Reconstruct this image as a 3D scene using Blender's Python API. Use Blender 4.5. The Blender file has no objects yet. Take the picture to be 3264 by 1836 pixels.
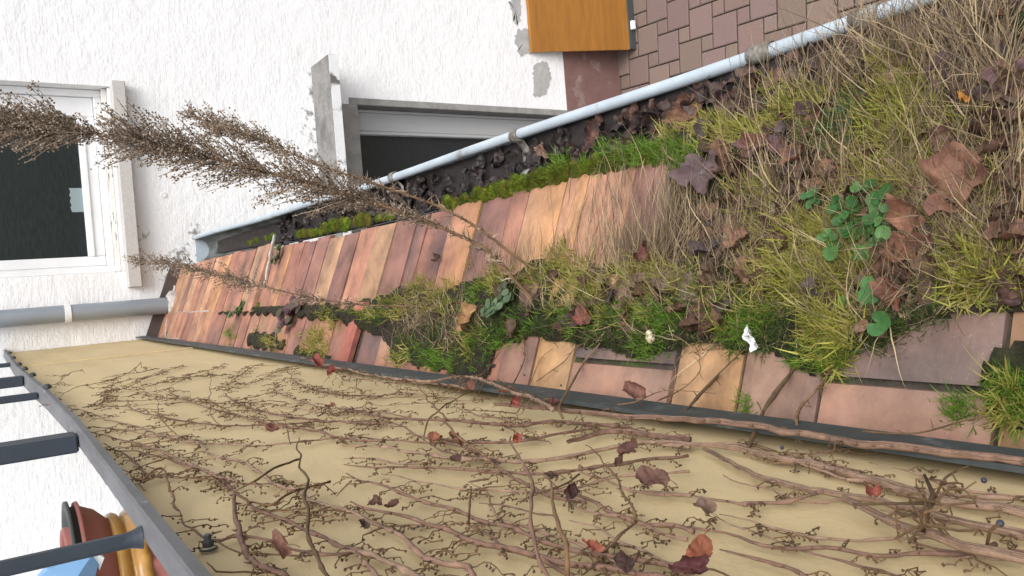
import bpy, math, random
import numpy as np
from mathutils import Matrix, Vector, noise as mnoise

random.seed(7)
rng = np.random.default_rng(11)
scene = bpy.context.scene
COL = scene.collection
CZ = 3.96                      # camera height over the paving
YW = 4.4                       # distance of the house wall

# ------------------------------------------------------------------ camera
F_PX = 2550.48 / 1.26708       # focal length for a 2576 px wide picture
CX, CY = 1288.0, 724.5
V_ = np.array([(5500 - 1632) / 1.26708, (570 - 918) / 1.26708, F_PX])
D_ = np.array([(-42 - 1632) / 1.26708, (1004 - 918) / 1.26708, F_PX])
Zc = -V_ / np.linalg.norm(V_)
Yc = D_ - Zc * (D_ @ Zc)
Yc = Yc / np.linalg.norm(Yc)
Xc = np.cross(Yc, Zc)
M = np.array([Xc, Yc, Zc])     # world <- camera (right, down, forward)

cam_d = bpy.data.cameras.new("camera")
cam = bpy.data.objects.new("camera", cam_d)
COL.objects.link(cam)
cam_d.sensor_width = 36.0
cam_d.lens = F_PX * 36.0 / 2576.0
cam_d.clip_start = 0.02
cam_d.clip_end = 500.0
R = Matrix([[M[i][0], -M[i][1], -M[i][2], 0] for i in range(3)] + [[0, 0, 0, 1]])
cam.matrix_world = Matrix.Translation((0, 0, CZ)) @ R
scene.camera = cam

# ------------------------------------------------------------------ light
SUN_EL, SUN_AZ = math.radians(58), math.radians(150)   # azimuth clockwise from +Y
w = bpy.data.worlds.new("World")
scene.world = w
w.use_nodes = True
nt = w.node_tree
bg = nt.nodes["Background"]
sky = nt.nodes.new("ShaderNodeTexSky")
sky.sky_type = 'NISHITA'
sky.sun_disc = False
sky.sun_elevation = SUN_EL
sky.sun_rotation = SUN_AZ
sky.dust_density = 4.0
sky.air_density = 1.0
hs = nt.nodes.new("ShaderNodeHueSaturation")
hs.inputs["Saturation"].default_value = 0.48
nt.links.new(sky.outputs[0], hs.inputs["Color"])
nt.links.new(hs.outputs[0], bg.inputs[0])
bg.inputs[1].default_value = 0.15
sl = bpy.data.lights.new("sun", 'SUN')
sl.energy = 1.2
sl.angle = math.radians(40)
sl.color = (0.985, 0.99, 1.0)
so = bpy.data.objects.new("sun", sl)
COL.objects.link(so)
sd = Vector((math.sin(SUN_AZ) * math.cos(SUN_EL), math.cos(SUN_AZ) * math.cos(SUN_EL), math.sin(SUN_EL)))
so.rotation_euler = sd.to_track_quat('Z', 'Y').to_euler()
so.location = sd * 20
scene.view_settings.view_transform = 'Standard'
scene.view_settings.look = 'None'
scene.view_settings.exposure = 0.58
scene.view_settings.gamma = 1.0

# ------------------------------------------------------------------ geometry helpers
def ray(x, y):
    return M @ np.array([x - CX, y - CY, F_PX])
def at_y(x, y, Y=YW):
    d = ray(x, y); p = d * (Y / d[1]); return np.array([p[0], p[1], p[2] + CZ])
def at_x(x, y, X):
    d = ray(x, y); p = d * (X / d[0]); return np.array([p[0], p[1], p[2] + CZ])
def at_z(x, y, z):
    d = ray(x, y); p = d * ((z - CZ) / d[2]); return np.array([p[0], p[1], p[2] + CZ])
SL = 0.40                      # slope of the little roof
XB, ZB = -0.055, CZ - 0.781
def roof_z(x, up=0.0):
    return ZB - SL * (x - XB) + up
def at_roof(x, y, up=0.0):
    d = ray(x, y)
    t = (ZB + up + SL * XB - CZ) / (d[2] + SL * d[0])
    p = d * t
    return np.array([p[0], p[1], p[2] + CZ])
RN = np.array([SL, 0, 1.0]) / math.hypot(SL, 1)      # roof normal
RT = np.array([1.0, 0, -SL]) / math.hypot(SL, 1)     # downhill
def to_px(P):
    q = (P - np.array([0, 0, CZ])) @ M
    return CX + F_PX * q[:, 0] / q[:, 2], CY + F_PX * q[:, 1] / q[:, 2]
def in_poly(px, py, poly):
    ins = np.zeros(px.shape, bool)
    n = len(poly)
    for i in range(n):
        x1, y1 = poly[i]; x2, y2 = poly[(i + 1) % n]
        c = ((y1 > py) != (y2 > py))
        xi = (x2 - x1) * (py - y1) / ((y2 - y1) if y2 != y1 else 1e-9) + x1
        ins ^= c & (px < xi)
    return ins

def link(name, me, mat, parent=None, smooth=False):
    o = bpy.data.objects.new(name, me)
    COL.objects.link(o)
    if mat: me.materials.append(mat)
    if parent: o.parent = parent
    if smooth:
        me.polygons.foreach_set("use_smooth", [True] * len(me.polygons))
    return o
def tag(o, label=None, cat=None, group=None, kind=None):
    if label: o["label"] = label
    if cat: o["category"] = cat
    if group: o["group"] = group
    if kind: o["kind"] = kind
    return o
def empty(name, label, cat, group=None):
    o = bpy.data.objects.new(name, None)
    COL.objects.link(o)
    return tag(o, label, cat, group)

class MB:
    def __init__(s):
        s.v, s.f, s.c, s.sm = [], [], [], []
        s.col = (1, 1, 1)
    def add(s, vs, fs, col=None, cols=None):
        b = len(s.v)
        s.v.extend([tuple(map(float, p)) for p in vs])
        if cols is not None: s.c.extend([tuple(k) for k in cols])
        else: s.c.extend([tuple(col or s.col)] * len(vs))
        s.f.extend([tuple(i + b for i in f) for f in fs])
    def box(s, x0, x1, y0, y1, z0, z1, col=None):
        vs = [(x, y, z) for z in (z0, z1) for y in (y0, y1) for x in (x0, x1)]
        s.add(vs, [(0, 2, 3, 1), (4, 5, 7, 6), (0, 1, 5, 4), (2, 6, 7, 3), (0, 4, 6, 2), (1, 3, 7, 5)], col)
    def quad(s, a, b, c, d, col=None):
        s.add([a, b, c, d], [(0, 1, 2, 3)], col)
    def bbox(s, x0, x1, y0, y1, z0, z1, r=0.004, col=None):
        """box with chamfered edges"""
        vs = []
        for (i, j, k) in [(i, j, k) for i in (0, 1) for j in (0, 1) for k in (0, 1)]:
            X, Y, Z = (x0, x1)[i], (y0, y1)[j], (z0, z1)[k]
            a, b, c = (r, -r)[i], (r, -r)[j], (r, -r)[k]
            vs += [(X, Y + b, Z + c), (X + a, Y, Z + c), (X + a, Y + b, Z)]
        I = lambda i, j, k, q: (i * 4 + j * 2 + k) * 3 + q
        fs = []
        for i in (0, 1):
            f = [I(i, 0, 0, 0), I(i, 1, 0, 0), I(i, 1, 1, 0), I(i, 0, 1, 0)]; fs.append(f if i else f[::-1])
            f = [I(0, i, 0, 1), I(0, i, 1, 1), I(1, i, 1, 1), I(1, i, 0, 1)]; fs.append(f if i else f[::-1])
            f = [I(0, 0, i, 2), I(1, 0, i, 2), I(1, 1, i, 2), I(0, 1, i, 2)]; fs.append(f if i else f[::-1])
        for i in (0, 1):
            for j in (0, 1):
                fs.append([I(i, j, 0, 0), I(i, j, 1, 0), I(i, j, 1, 1), I(i, j, 0, 1)])
                fs.append([I(i, 0, j, 0), I(i, 1, j, 0), I(i, 1, j, 2), I(i, 0, j, 2)])
                fs.append([I(0, i, j, 1), I(1, i, j, 1), I(1, i, j, 2), I(0, i, j, 2)])
                for k in (0, 1):
                    fs.append([I(i, j, k, 0), I(i, j, k, 1), I(i, j, k, 2)])
        s.add(vs, fs, col)
    def tube(s, pts, rad, n=6, col=None, cols=None, cap=True):
        P = np.array(pts, float)
        if np.isscalar(rad): rad = [rad] * len(P)
        T = np.gradient(P, axis=0)
        T /= np.maximum(np.linalg.norm(T, axis=1), 1e-9)[:, None]
        u = np.cross(T[0], [0.31, 0.2, 0.93])
        if np.linalg.norm(u) < 1e-3: u = np.cross(T[0], [1, 0, 0])
        u /= np.linalg.norm(u)
        vs, cc = [], []
        for i in range(len(P)):
            u = u - T[i] * (u @ T[i]); u /= max(np.linalg.norm(u), 1e-9)
            v = np.cross(T[i], u)
            for k in range(n):
                a = 2 * math.pi * k / n
                vs.append(P[i] + rad[i] * (math.cos(a) * u + math.sin(a) * v))
                if cols is not None: cc.append(cols[i])
        fs = []
        for i in range(len(P) - 1):
            for k in range(n):
                k2 = (k + 1) % n
                fs.append((i * n + k, i * n + k2, (i + 1) * n + k2, (i + 1) * n + k))
        if cap:
            fs.append(tuple(range(n))[::-1]); fs.append(tuple(range((len(P) - 1) * n, len(P) * n)))
        s.add(vs, fs, col, cc if cols is not None else None)
    def lathe(s, c, prof, n=40, col=None, axis=2, wob=None):
        vs, fs, cc = [], [], []
        for i, q in enumerate(prof):
            r, h = q[0], q[1]
            for k in range(n):
                a = 2 * math.pi * k / n
                rr = r * (1 + (wob(a, i) if wob else 0))
                p = (rr * math.cos(a), rr * math.sin(a), h)
                if axis == 1: p = (p[0], p[2], p[1])
                if axis == 0: p = (p[2], p[0], p[1])
                vs.append((c[0] + p[0], c[1] + p[1], c[2] + p[2]))
                cc.append(q[2] if len(q) > 2 else (col or s.col))
        for i in range(len(prof) - 1):
            for k in range(n):
                k2 = (k + 1) % n
                fs.append((i * n + k, i * n + k2, (i + 1) * n + k2, (i + 1) * n + k))
        s.add(vs, fs, None, cc)
    def build(s, name, mat, parent=None, smooth=False):
        me = bpy.data.meshes.new(name)
        me.from_pydata(s.v, [], s.f)
        a = me.color_attributes.new("Col", 'FLOAT_COLOR', 'POINT')
        a.data.foreach_set("color", np.c_[np.array(s.c, np.float32).reshape(-1, 3), np.ones(len(s.v), np.float32)].ravel())
        me.update()
        return link(name, me, mat, parent, smooth)

def np_mesh(name, V, F, C, mat, parent=None, smooth=False):
    """V (n,3); F list of int arrays (m,k); C (n,3)"""
    me = bpy.data.meshes.new(name)
    me.vertices.add(len(V))
    me.vertices.foreach_set("co", np.asarray(V, np.float32).ravel())
    tot = sum(f.size for f in F); nf = sum(len(f) for f in F)
    me.loops.add(tot); me.polygons.add(nf)
    me.loops.foreach_set("vertex_index", np.concatenate([f.ravel() for f in F]).astype(np.int32))
    sizes = np.concatenate([np.full(len(f), f.shape[1]) for f in F])
    st = np.r_[0, np.cumsum(sizes)[:-1]].astype(np.int32)
    me.polygons.foreach_set("loop_start", st)
    me.update(calc_edges=True)
    me.validate()
    a = me.color_attributes.new("Col", 'FLOAT_COLOR', 'POINT')
    a.data.foreach_set("color", np.c_[C, np.ones(len(V))].astype(np.float32).ravel())
    return link(name, me, mat, parent, smooth)

# ------------------------------------------------------------------ materials
def srgb(r, g, b):
    f = lambda c: (c / 255 / 12.92) if c / 255 <= 0.04045 else ((c / 255 + 0.055) / 1.055) ** 2.4
    return (f(r), f(g), f(b))
def mat(name, col=None, rough=0.8, attr=False, var=0.0, vscale=12, col2=None, c2scale=5, c2lo=0.45, c2hi=0.6,
        bump=0.0, bscale=60, bstretch=(1, 1, 1), metal=0.0, spec=0.35, trans=0.0, bdist=0.004, detail=6, cstretch=(1, 1, 1), bump2=0, b2scale=8):
    m = bpy.data.materials.new(name); m.use_nodes = True
    n = m.node_tree.nodes; l = m.node_tree.links
    p = n["Principled BSDF"]
    p.inputs["Roughness"].default_value = rough
    p.inputs["Metallic"].default_value = metal
    p.inputs["Specular IOR Level"].default_value = spec
    tc = n.new("ShaderNodeTexCoord")
    if attr:
        at = n.new("ShaderNodeAttribute"); at.attribute_name = "Col"; cs = at.outputs["Color"]
        if col:
            mm = n.new("ShaderNodeMix"); mm.data_type = 'RGBA'; mm.blend_type = 'MULTIPLY'
            mm.inputs[0].default_value = 1; l.new(cs, mm.inputs[6]); mm.inputs[7].default_value = (*col, 1); cs = mm.outputs[2]
    else:
        rgb = n.new("ShaderNodeRGB"); rgb.outputs[0].default_value = (*col, 1); cs = rgb.outputs[0]
    def nz(scale, stretch, det=detail):
        mp = n.new("ShaderNodeMapping"); l.new(tc.outputs["Object"], mp.inputs[0])
        mp.inputs["Scale"].default_value = stretch
        t = n.new("ShaderNodeTexNoise"); t.inputs["Scale"].default_value = scale
        t.inputs["Detail"].default_value = det; t.inputs["Roughness"].default_value = 0.62
        l.new(mp.outputs[0], t.inputs["Vector"]); return t.outputs["Fac"]
    if col2:
        r = n.new("ShaderNodeValToRGB"); r.color_ramp.elements[0].position = c2lo; r.color_ramp.elements[1].position = c2hi
        l.new(nz(c2scale, cstretch), r.inputs[0])
        mx = n.new("ShaderNodeMix"); mx.data_type = 'RGBA'
        l.new(r.outputs[0], mx.inputs[0]); l.new(cs, mx.inputs[6]); mx.inputs[7].default_value = (*col2, 1)
        cs = mx.outputs[2]
    if var:
        mr = n.new("ShaderNodeMapRange"); mr.inputs["From Min"].default_value = 0.3; mr.inputs["From Max"].default_value = 0.7
        mr.inputs["To Min"].default_value = 1 - var; mr.inputs["To Max"].default_value = 1 + var
        l.new(nz(vscale, cstretch), mr.inputs["Value"])
        mx = n.new("ShaderNodeVectorMath"); mx.operation = 'SCALE'
        l.new(cs, mx.inputs[0]); l.new(mr.outputs[0], mx.inputs["Scale"]); cs = mx.outputs[0]
    l.new(cs, p.inputs["Base Color"])
    nrm = None
    for (b, sc, stt, dd) in ((bump2, b2scale, (1, 1, 1), bdist * 4), (bump, bscale, bstretch, bdist)):
        if b:
            bp = n.new("ShaderNodeBump"); bp.inputs["Strength"].default_value = b; bp.inputs["Distance"].default_value = dd
            l.new(nz(sc, stt), bp.inputs["Height"])
            if nrm: l.new(nrm, bp.inputs["Normal"])
            nrm = bp.outputs[0]
    if nrm: l.new(nrm, p.inputs["Normal"])
    if trans:
        tb = n.new("ShaderNodeBsdfTranslucent"); l.new(cs, tb.inputs[0])
        ms = n.new("ShaderNodeMixShader"); ms.inputs[0].default_value = trans
        l.new(p.outputs[0], ms.inputs[1]); l.new(tb.outputs[0], ms.inputs[2])
        l.new(ms.outputs[0], n["Material Output"].inputs[0])
    return m

M_plaster = mat("white plaster", (0.82, 0.825, 0.82), 0.9, bump=0.42, bscale=54, bstretch=(0.36, 1, 1.6), bdist=0.009, var=0.035, vscale=1.6, detail=4, bump2=0.25, b2scale=14)
def add_mould(m, spots):
    n = m.node_tree.nodes; l = m.node_tree.links; p = n["Principled BSDF"]
    src = p.inputs["Base Color"].links[0].from_socket
    tc = n.new("ShaderNodeTexCoord"); tot = None
    for (c, r) in spots:
        d = n.new("ShaderNodeVectorMath"); d.operation = 'DISTANCE'; l.new(tc.outputs["Object"], d.inputs[0]); d.inputs[1].default_value = tuple(c)
        mr = n.new("ShaderNodeMapRange"); l.new(d.outputs["Value"], mr.inputs["Value"]); mr.inputs["From Min"].default_value = 0; mr.inputs["From Max"].default_value = r; mr.inputs["To Min"].default_value = 1; mr.inputs["To Max"].default_value = 0
        if tot is None: tot = mr.outputs[0]
        else:
            a = n.new("ShaderNodeMath"); a.operation = 'MAXIMUM'; l.new(tot, a.inputs[0]); l.new(mr.outputs[0], a.inputs[1]); tot = a.outputs[0]
    t = n.new("ShaderNodeTexNoise"); t.inputs["Scale"].default_value = 34; t.inputs["Detail"].default_value = 5; l.new(tc.outputs["Object"], t.inputs["Vector"])
    a = n.new("ShaderNodeMath"); a.operation = 'MULTIPLY_ADD'; l.new(tot, a.inputs[0]); a.inputs[1].default_value = .34; l.new(t.outputs["Fac"], a.inputs[2])
    r_ = n.new("ShaderNodeMapRange"); l.new(a.outputs[0], r_.inputs["Value"]); r_.inputs["From Min"].default_value = .72; r_.inputs["From Max"].default_value = .90; r_.inputs["To Max"].default_value = .8
    mx = n.new("ShaderNodeMix"); mx.data_type = 'RGBA'; l.new(r_.outputs[0], mx.inputs[0]); l.new(src, mx.inputs[6]); mx.inputs[7].default_value = (.10, .10, .09, 1)
    l.new(mx.outputs[2], p.inputs["Base Color"])
add_mould(M_plaster, [(at_y(782, y, YW), .10) for y in (190, 240, 290, 340, 390)] + [(at_y(455, 640, YW), .12), (at_y(420, 700, YW), .10), (at_y(500, 590, YW), .10), (at_y(345, 600, YW), .12), (at_y(398, 835, YW), .09)])
M_smoothwhite = mat("white smooth paint", (0.80, 0.80, 0.78), 0.7, var=0.05, vscale=4, bump=0.1, bscale=50)
M_frame = mat("white window paint", (0.74, 0.75, 0.75), 0.45, var=0.05, vscale=9)
M_peel = mat("weathered white wood", (0.66, 0.64, 0.60), 0.75, col2=(0.10, 0.08, 0.065), c2scale=26, c2lo=0.57, c2hi=0.63, cstretch=(0.35, 1, 2.0), bump=0.4, bscale=60)
M_glass = mat("dark window glass", (0.022, 0.028, 0.028), 0.14, spec=0.45, var=0.25, vscale=22, cstretch=(1, 1, 6))
M_curtain = mat("pale curtain", (0.24, 0.30, 0.31), 0.8)
M_sill = mat("terrazzo sill", (0.50, 0.48, 0.455), 0.8, var=0.14, vscale=150, bump=0.15, bscale=150)
M_conc = mat("mossy concrete", (0.235, 0.23, 0.22), 0.95, col2=(0.09, 0.087, 0.083), c2scale=9, c2lo=0.45, c2hi=0.75, var=0.2, vscale=60, bump=0.45, bscale=90)
M_canfront = mat("peeling white edge", (0.70, 0.71, 0.71), 0.8, col2=(0.13, 0.125, 0.12), c2scale=11, c2lo=0.57, c2hi=0.66, cstretch=(1, 1, 0.6), var=0.05)
M_stone = mat("grey stone surround", (0.27, 0.265, 0.25), 0.9, var=0.22, vscale=18, bump=0.4, bscale=110)
M_doorframe = mat("grey door frame", (0.40, 0.41, 0.41), 0.5, var=0.08, vscale=4, cstretch=(1, 1, 0.2))
M_revealdark = mat("dark reveal", (0.14, 0.137, 0.13), 0.9, var=0.25, vscale=10, bump=0.3)
M_plinth = mat("red brown plinth paint", (0.19, 0.108, 0.095), 0.7, col2=(0.36, 0.29, 0.27), c2scale=4.5, c2lo=0.56, c2hi=0.70, var=0.12, vscale=14, bump=0.25, bscale=60)
M_patch = mat("grey cement patch", (0.40, 0.40, 0.385), 0.95, var=0.15, vscale=20, bump=0.5, bscale=80)
M_wood = mat("orange varnished wood", (0.285, 0.122, 0.022), 0.42, var=0.2, vscale=5, cstretch=(0.6, 3, 6), spec=0.4)
M_zinc = mat("zinc pipe", (0.30, 0.335, 0.37), 0.42, metal=0.35, var=0.12, vscale=7, cstretch=(1, 1, 0.25), spec=0.5)
M_gutter = mat("blue grey gutter paint", (0.43, 0.50, 0.55), 0.30, var=0.10, vscale=9, col2=(0.22, 0.22, 0.20), c2scale=7, c2lo=0.62, c2hi=0.74, spec=0.6, bump=0.12, bscale=20)
M_bracket = mat("rusty bracket", (0.15, 0.125, 0.10), 0.75, col2=(0.30, 0.30, 0.28), c2scale=40, var=0.2, vscale=50)
M_tile = mat("clinker tile", None, 0.62, attr=True, var=0.42, vscale=13, col2=(0.46, 0.42, 0.38), c2scale=380, c2lo=0.64, c2hi=0.78, bump=0.35, bscale=170, bdist=0.0025, spec=0.45, cstretch=(1, 1, 1), bump2=.12, b2scale=26)
M_mortar = mat("pale mortar", (0.42, 0.40, 0.37), 0.95, var=0.3, vscale=40, bump=0.6, bscale=80)
M_joint = mat("dark joint bed", (0.055, 0.045, 0.036), 0.95, var=0.4, vscale=60, col2=(0.05, 0.07, 0.02), c2scale=9, bump=0.6, bscale=80)
M_flash = mat("dark flashing", (0.085, 0.066, 0.062), 0.75, var=0.2, vscale=20, bump=0.2)
M_panel = mat("cream panel", (0.65, 0.512, 0.285), 0.72, var=0.11, vscale=2.2, cstretch=(1, 0.5, 2.2), bump=0.3, bscale=130, bdist=0.003, col2=(0.56, 0.435, 0.225), c2scale=3.2, c2lo=0.5, c2hi=0.75)
M_rail = mat("weathered grey rail", (0.16, 0.16, 0.165), 0.6, var=0.22, vscale=24, cstretch=(1, 0.3, 1), col2=(0.36, 0.36, 0.36), c2scale=45, c2lo=0.62, c2hi=0.7, metal=0.2)
M_bar = mat("dark green grey bar", (0.055, 0.065, 0.066), 0.6, var=0.25, vscale=30, col2=(0.13, 0.14, 0.13), c2scale=30, c2lo=0.58, c2hi=0.7)
M_post = mat("dark blue grey post", (0.042, 0.052, 0.066), 0.5, var=0.1, vscale=20)
M_paver = mat("paver", None, 0.92, attr=True, var=0.22, vscale=150, bump=0.45, bscale=220, bdist=0.002)
M_pjoint = mat("paving joint", (0.022, 0.018, 0.014), 0.95, col2=(0.028, 0.042, 0.012), c2scale=7, c2lo=0.5, c2hi=0.62, var=0.4, vscale=90)
M_soil = mat("humus", (0.030, 0.022, 0.015), 0.98, var=0.6, vscale=55, bump=1.0, bscale=120, bdist=0.01, col2=(0.028, 0.034, 0.010), c2scale=14, c2lo=0.46, c2hi=0.62)
M_blade = mat("grass blade", None, 0.6, attr=True, trans=0.25, spec=0.25)
M_straw = mat("dry straw", None, 0.75, attr=True, trans=0.12, spec=0.2)
M_moss = mat("moss", None, 0.95, attr=True, var=0.35, vscale=90, bump=0.9, bscale=260, bdist=0.004, spec=0.1)
M_leaf = mat("dead leaf", None, 0.7, attr=True, trans=0.12, var=0.2, vscale=45, bump=0.5, bscale=120, bdist=0.003, spec=0.3)
M_green = mat("green weed leaf", None, 0.5, attr=True, trans=0.25, spec=0.35)
M_rot = mat("rotten wet leaves", None, 0.5, attr=True, var=0.4, vscale=60, bump=0.6, bscale=80, spec=0.4)
M_stem = mat("vine bark", None, 0.85, attr=True, var=0.22, vscale=120, bump=0.6, bscale=260, bdist=0.002)
M_dry = mat("dried flower stalk", None, 0.85, attr=True, trans=0.1)
M_berry = mat("dark blue berry", (0.035, 0.04, 0.06), 0.45, var=0.3, vscale=200)
M_shell = mat("snail shell", None, 0.4, attr=True)
M_paper = mat("white scrap", (0.82, 0.83, 0.84), 0.6)
M_terra = mat("terracotta pot", (0.33, 0.125, 0.105), 0.6, var=0.08, vscale=14)
M_glaze = mat("ochre glaze", (0.50, 0.27, 0.07), 0.18, var=0.3, vscale=16, spec=0.6)
M_dgrey = mat("dark grey plastic", (0.06, 0.07, 0.07), 0.5)
M_blue = mat("light blue plastic", (0.22, 0.42, 0.68), 0.45, var=0.06, vscale=10)
M_cream = mat("pale edge", (0.62, 0.64, 0.60), 0.5)
M_floor = mat("balcony concrete", (0.32, 0.31, 0.30), 0.9, var=0.12, vscale=9, bump=0.2)

# ------------------------------------------------------------------ ground: paving
g = MB(); g.quad((-30, -30, -0.012), (60, -30, -0.012), (60, 30, -0.012), (-30, 30, -0.012))
tag(g.build("ground", M_pjoint), kind="structure")
a_, b_ = 0.197, 0.0985
org = at_z((2000 + .4907 * 395) / 1.26708, (.4907 * 65) / 1.26708, 0)[:2]
th = math.radians(3.0)
e1 = np.array([math.sin(th) * -1, -math.cos(th)]); e2 = np.array([-math.cos(th), math.sin(th)])
pv = MB()
def paver(o, s):
    c = np.array(o); gp = 0.0042
    k = random.uniform(0.9, 1.06)
    base = np.array(srgb(120, 102, 95)) * k * np.array([1, random.uniform(.95, 1.04), random.uniform(.93, 1.04)])
    q = [(gp, gp), (s - gp, gp), (s - gp, s - gp), (gp, s - gp)]
    i = 0.006
    q2 = [(gp + i, gp + i), (s - gp - i, gp + i), (s - gp - i, s - gp - i), (gp + i, s - gp - i)]
    h = random.uniform(-0.0015, 0.0015)
    W0 = None
    W = lambda p, z: (*(org + e1 * (c[0] + p[0]) + e2 * (c[1] + p[1])), z)
    pv.add([W(p, -0.011) for p in q] + [W(p, -0.004 + h) for p in q] + [W(p, h) for p in q2],
           [(0, 1, 5, 4), (1, 2, 6, 5), (2, 3, 7, 6), (3, 0, 4, 7), (4, 5, 9, 8), (5, 6, 10, 9), (6, 7, 11, 10), (7, 4, 8, 11), (8, 9, 10, 11)], tuple(base))
for i in range(-30, 31):
    for j in range(-30, 31):
        o = np.array([a_ * i - b_ * j, b_ * i + a_ * j])
        wx = org + e1 * o[0] + e2 * o[1]
        if 0.25 < wx[0] < 4.0 and -0.6 < wx[1] < YW + 0.32:
            paver(o, a_); paver(o + np.array([a_, 0]), b_)
po = pv.build("paving", M_paver)
tag(po, kind="structure")

# ------------------------------------------------------------------ house with window and door
house = empty("house", "white house with scratched plaster, dark window and low door at the end of the roof", "house")
wb = at_y(267 / 1.26708, 845 / 1.26708)
WX0 = at_y(372 / 1.26708, 866 / 1.26708)[0]; WX1 = at_y(225 / 1.26708, 268 / 1.26708)[0]
SZT = at_y(405 / 1.26708, 585 / 1.26708)[2]          # front top edge of sill approx
WZ0 = SZT + 0.03; WZ1 = WZ0 + 1.35
DX1 = at_y(1124 / 1.26708, 314 / 1.26708)[0]; DX0 = DX1 - 0.95
DZ1 = at_y(1118 / 1.26708, 400 / 1.26708)[2]; DZ0 = 0.0
PZ = at_y(1800 / 1.26708, 257 / 1.26708)[2]          # plinth top
wm = MB()
xs = [-9, WX0, WX1, DX0, DX1, 9]
# outer wall as a grid of panels around the two openings
def wall_rect(x0, x1, z0, z1):
    wm.quad((x0, YW, z0), (x1, YW, z0), (x1, YW, z1), (x0, YW, z1))
ztop = 8.5
xc = sorted(set([-9, WX0, WX1, DX0, DX1, 9])); zc = sorted(set([0, DZ1, WZ0, WZ1, ztop]))
for i in range(len(xc) - 1):
    for j in range(len(zc) - 1):
        mx, mz = (xc[i] + xc[i + 1]) / 2, (zc[j] + zc[j + 1]) / 2
        if WX0 < mx < WX1 and WZ0 < mz < WZ1: continue
        if DX0 < mx < DX1 and DZ0 < mz < DZ1: continue
        wall_rect(xc[i], xc[i + 1], zc[j], zc[j + 1])
RV = 0.17
wm.build("wall", M_plaster, house)
# window reveal
rv = MB()
rv.quad((WX0, YW, WZ0), (WX0, YW, WZ1), (WX0, YW + RV, WZ1), (WX0, YW + RV, WZ0))
rv.quad((WX1, YW, WZ1), (WX1, YW, WZ0), (WX1, YW + RV, WZ0), (WX1, YW + RV, WZ1))
rv.quad((WX0, YW, WZ1), (WX1, YW, WZ1), (WX1, YW + RV, WZ1), (WX0, YW + RV, WZ1))
rv.build("window_reveal", M_smoothwhite, house)
fy = YW + 0.085
fr = MB()
for (d, y, wdt) in ((0.0, fy, 0.035), (0.036, fy + 0.018, 0.05)):
    x0, x1, z0, z1 = WX0 + 0.002 + d, WX1 - 0.002 - d, WZ0 + 0.045 + d, WZ1 - 0.002 - d
    wr = wdt + (0.045 if d else 0); wb = wdt + (0.028 if d else 0)
    fr.bbox(x0, x0 + wdt, y, y + 0.06, z0, z1, 0.004); fr.bbox(x1 - wr, x1, y, y + 0.06, z0, z1, 0.004)
    fr.bbox(x0 + wdt + .0005, x1 - wr - .0005, y, y + 0.06, z0, z0 + wb, 0.004); fr.bbox(x0 + wdt + .0005, x1 - wr - .0005, y, y + 0.06, z1 - wdt, z1, 0.004)
    if d:
        fr.bbox(x0 + wdt, x1 - wr, y - 0.008, y - 0.0005, z0 + wb - 0.03, z0 + wb - 0.012, 0.003)
win = fr.build("window", M_frame, house)
gl = MB(); gl.box(WX0 + 0.08, WX1 - 0.12, fy + 0.05, fy + 0.056, WZ0 + 0.13, WZ1 - 0.08)
gl.build("glass", M_glass, win)
fb = MB()
fb.bbox(WX0 + 0.003, WX1 - 0.003, YW + 0.012, fy + 0.05, WZ0 + 0.001, WZ0 + 0.022, 0.003)
fb.build("wooden_sill_board", M_frame, win)
fp = MB()
fp.bbox(WX0 + 0.003, WX1 - 0.003, YW + 0.045, fy + 0.05, WZ0 + 0.0225, WZ0 + 0.046, 0.003)
fp.build("peeling_bottom_rail", M_peel, win)
cu = MB()
sx0 = at_y(270 / 1.26708, 640 / 1.26708)[0]
for k in range(10):
    x0 = sx0 - 0.04 + k * 0.012
    cu.quad((x0, fy + 0.049, WZ0 + 0.158), (x0 + 0.012, fy + 0.049, WZ0 + 0.158), (x0 + 0.012, fy + 0.049, WZ0 + 0.215 + 0.004 * math.sin(k * 2.3)), (x0, fy + 0.049, WZ0 + 0.215 + 0.004 * math.sin(k * 2.3 - 2.3)))
cu.build("curtain_hem", M_curtain, win)
# sill slab
s1 = at_y(398 / 1.26708, 257 / 1.26708, YW - 0.07); s0 = at_y(451 / 1.26708, 914 / 1.26708, YW - 0.07)
sm = MB(); sm.bbox(s0[0], s1[0], YW - 0.07, YW + 0.08, s1[2] - 0.0, s1[2] + 0.062, 0.004)
sm.build("window_sill", M_sill, house)
# door canopy / slab
CD = 0.27
c0 = at_y(1044 / 1.26708, 171 / 1.26708, YW - CD); c1 = at_y(1076 / 1.26708, 169 / 1.26708, YW - CD)
cm = MB(); cm.bbox(DX0 - 0.15, c0[0], YW - CD, YW + 0.02, c1[2], c0[2], 0.006)
cn = cm.build("door_canopy", M_conc, house)
ce = MB(); ce.box(DX0 - 0.15, c0[0] - 0.004, YW - CD - 0.004, YW - CD - 0.0002, c1[2] + 0.003, c0[2] - 0.004)
ce.build("painted_edge", M_canfront, cn)
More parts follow.
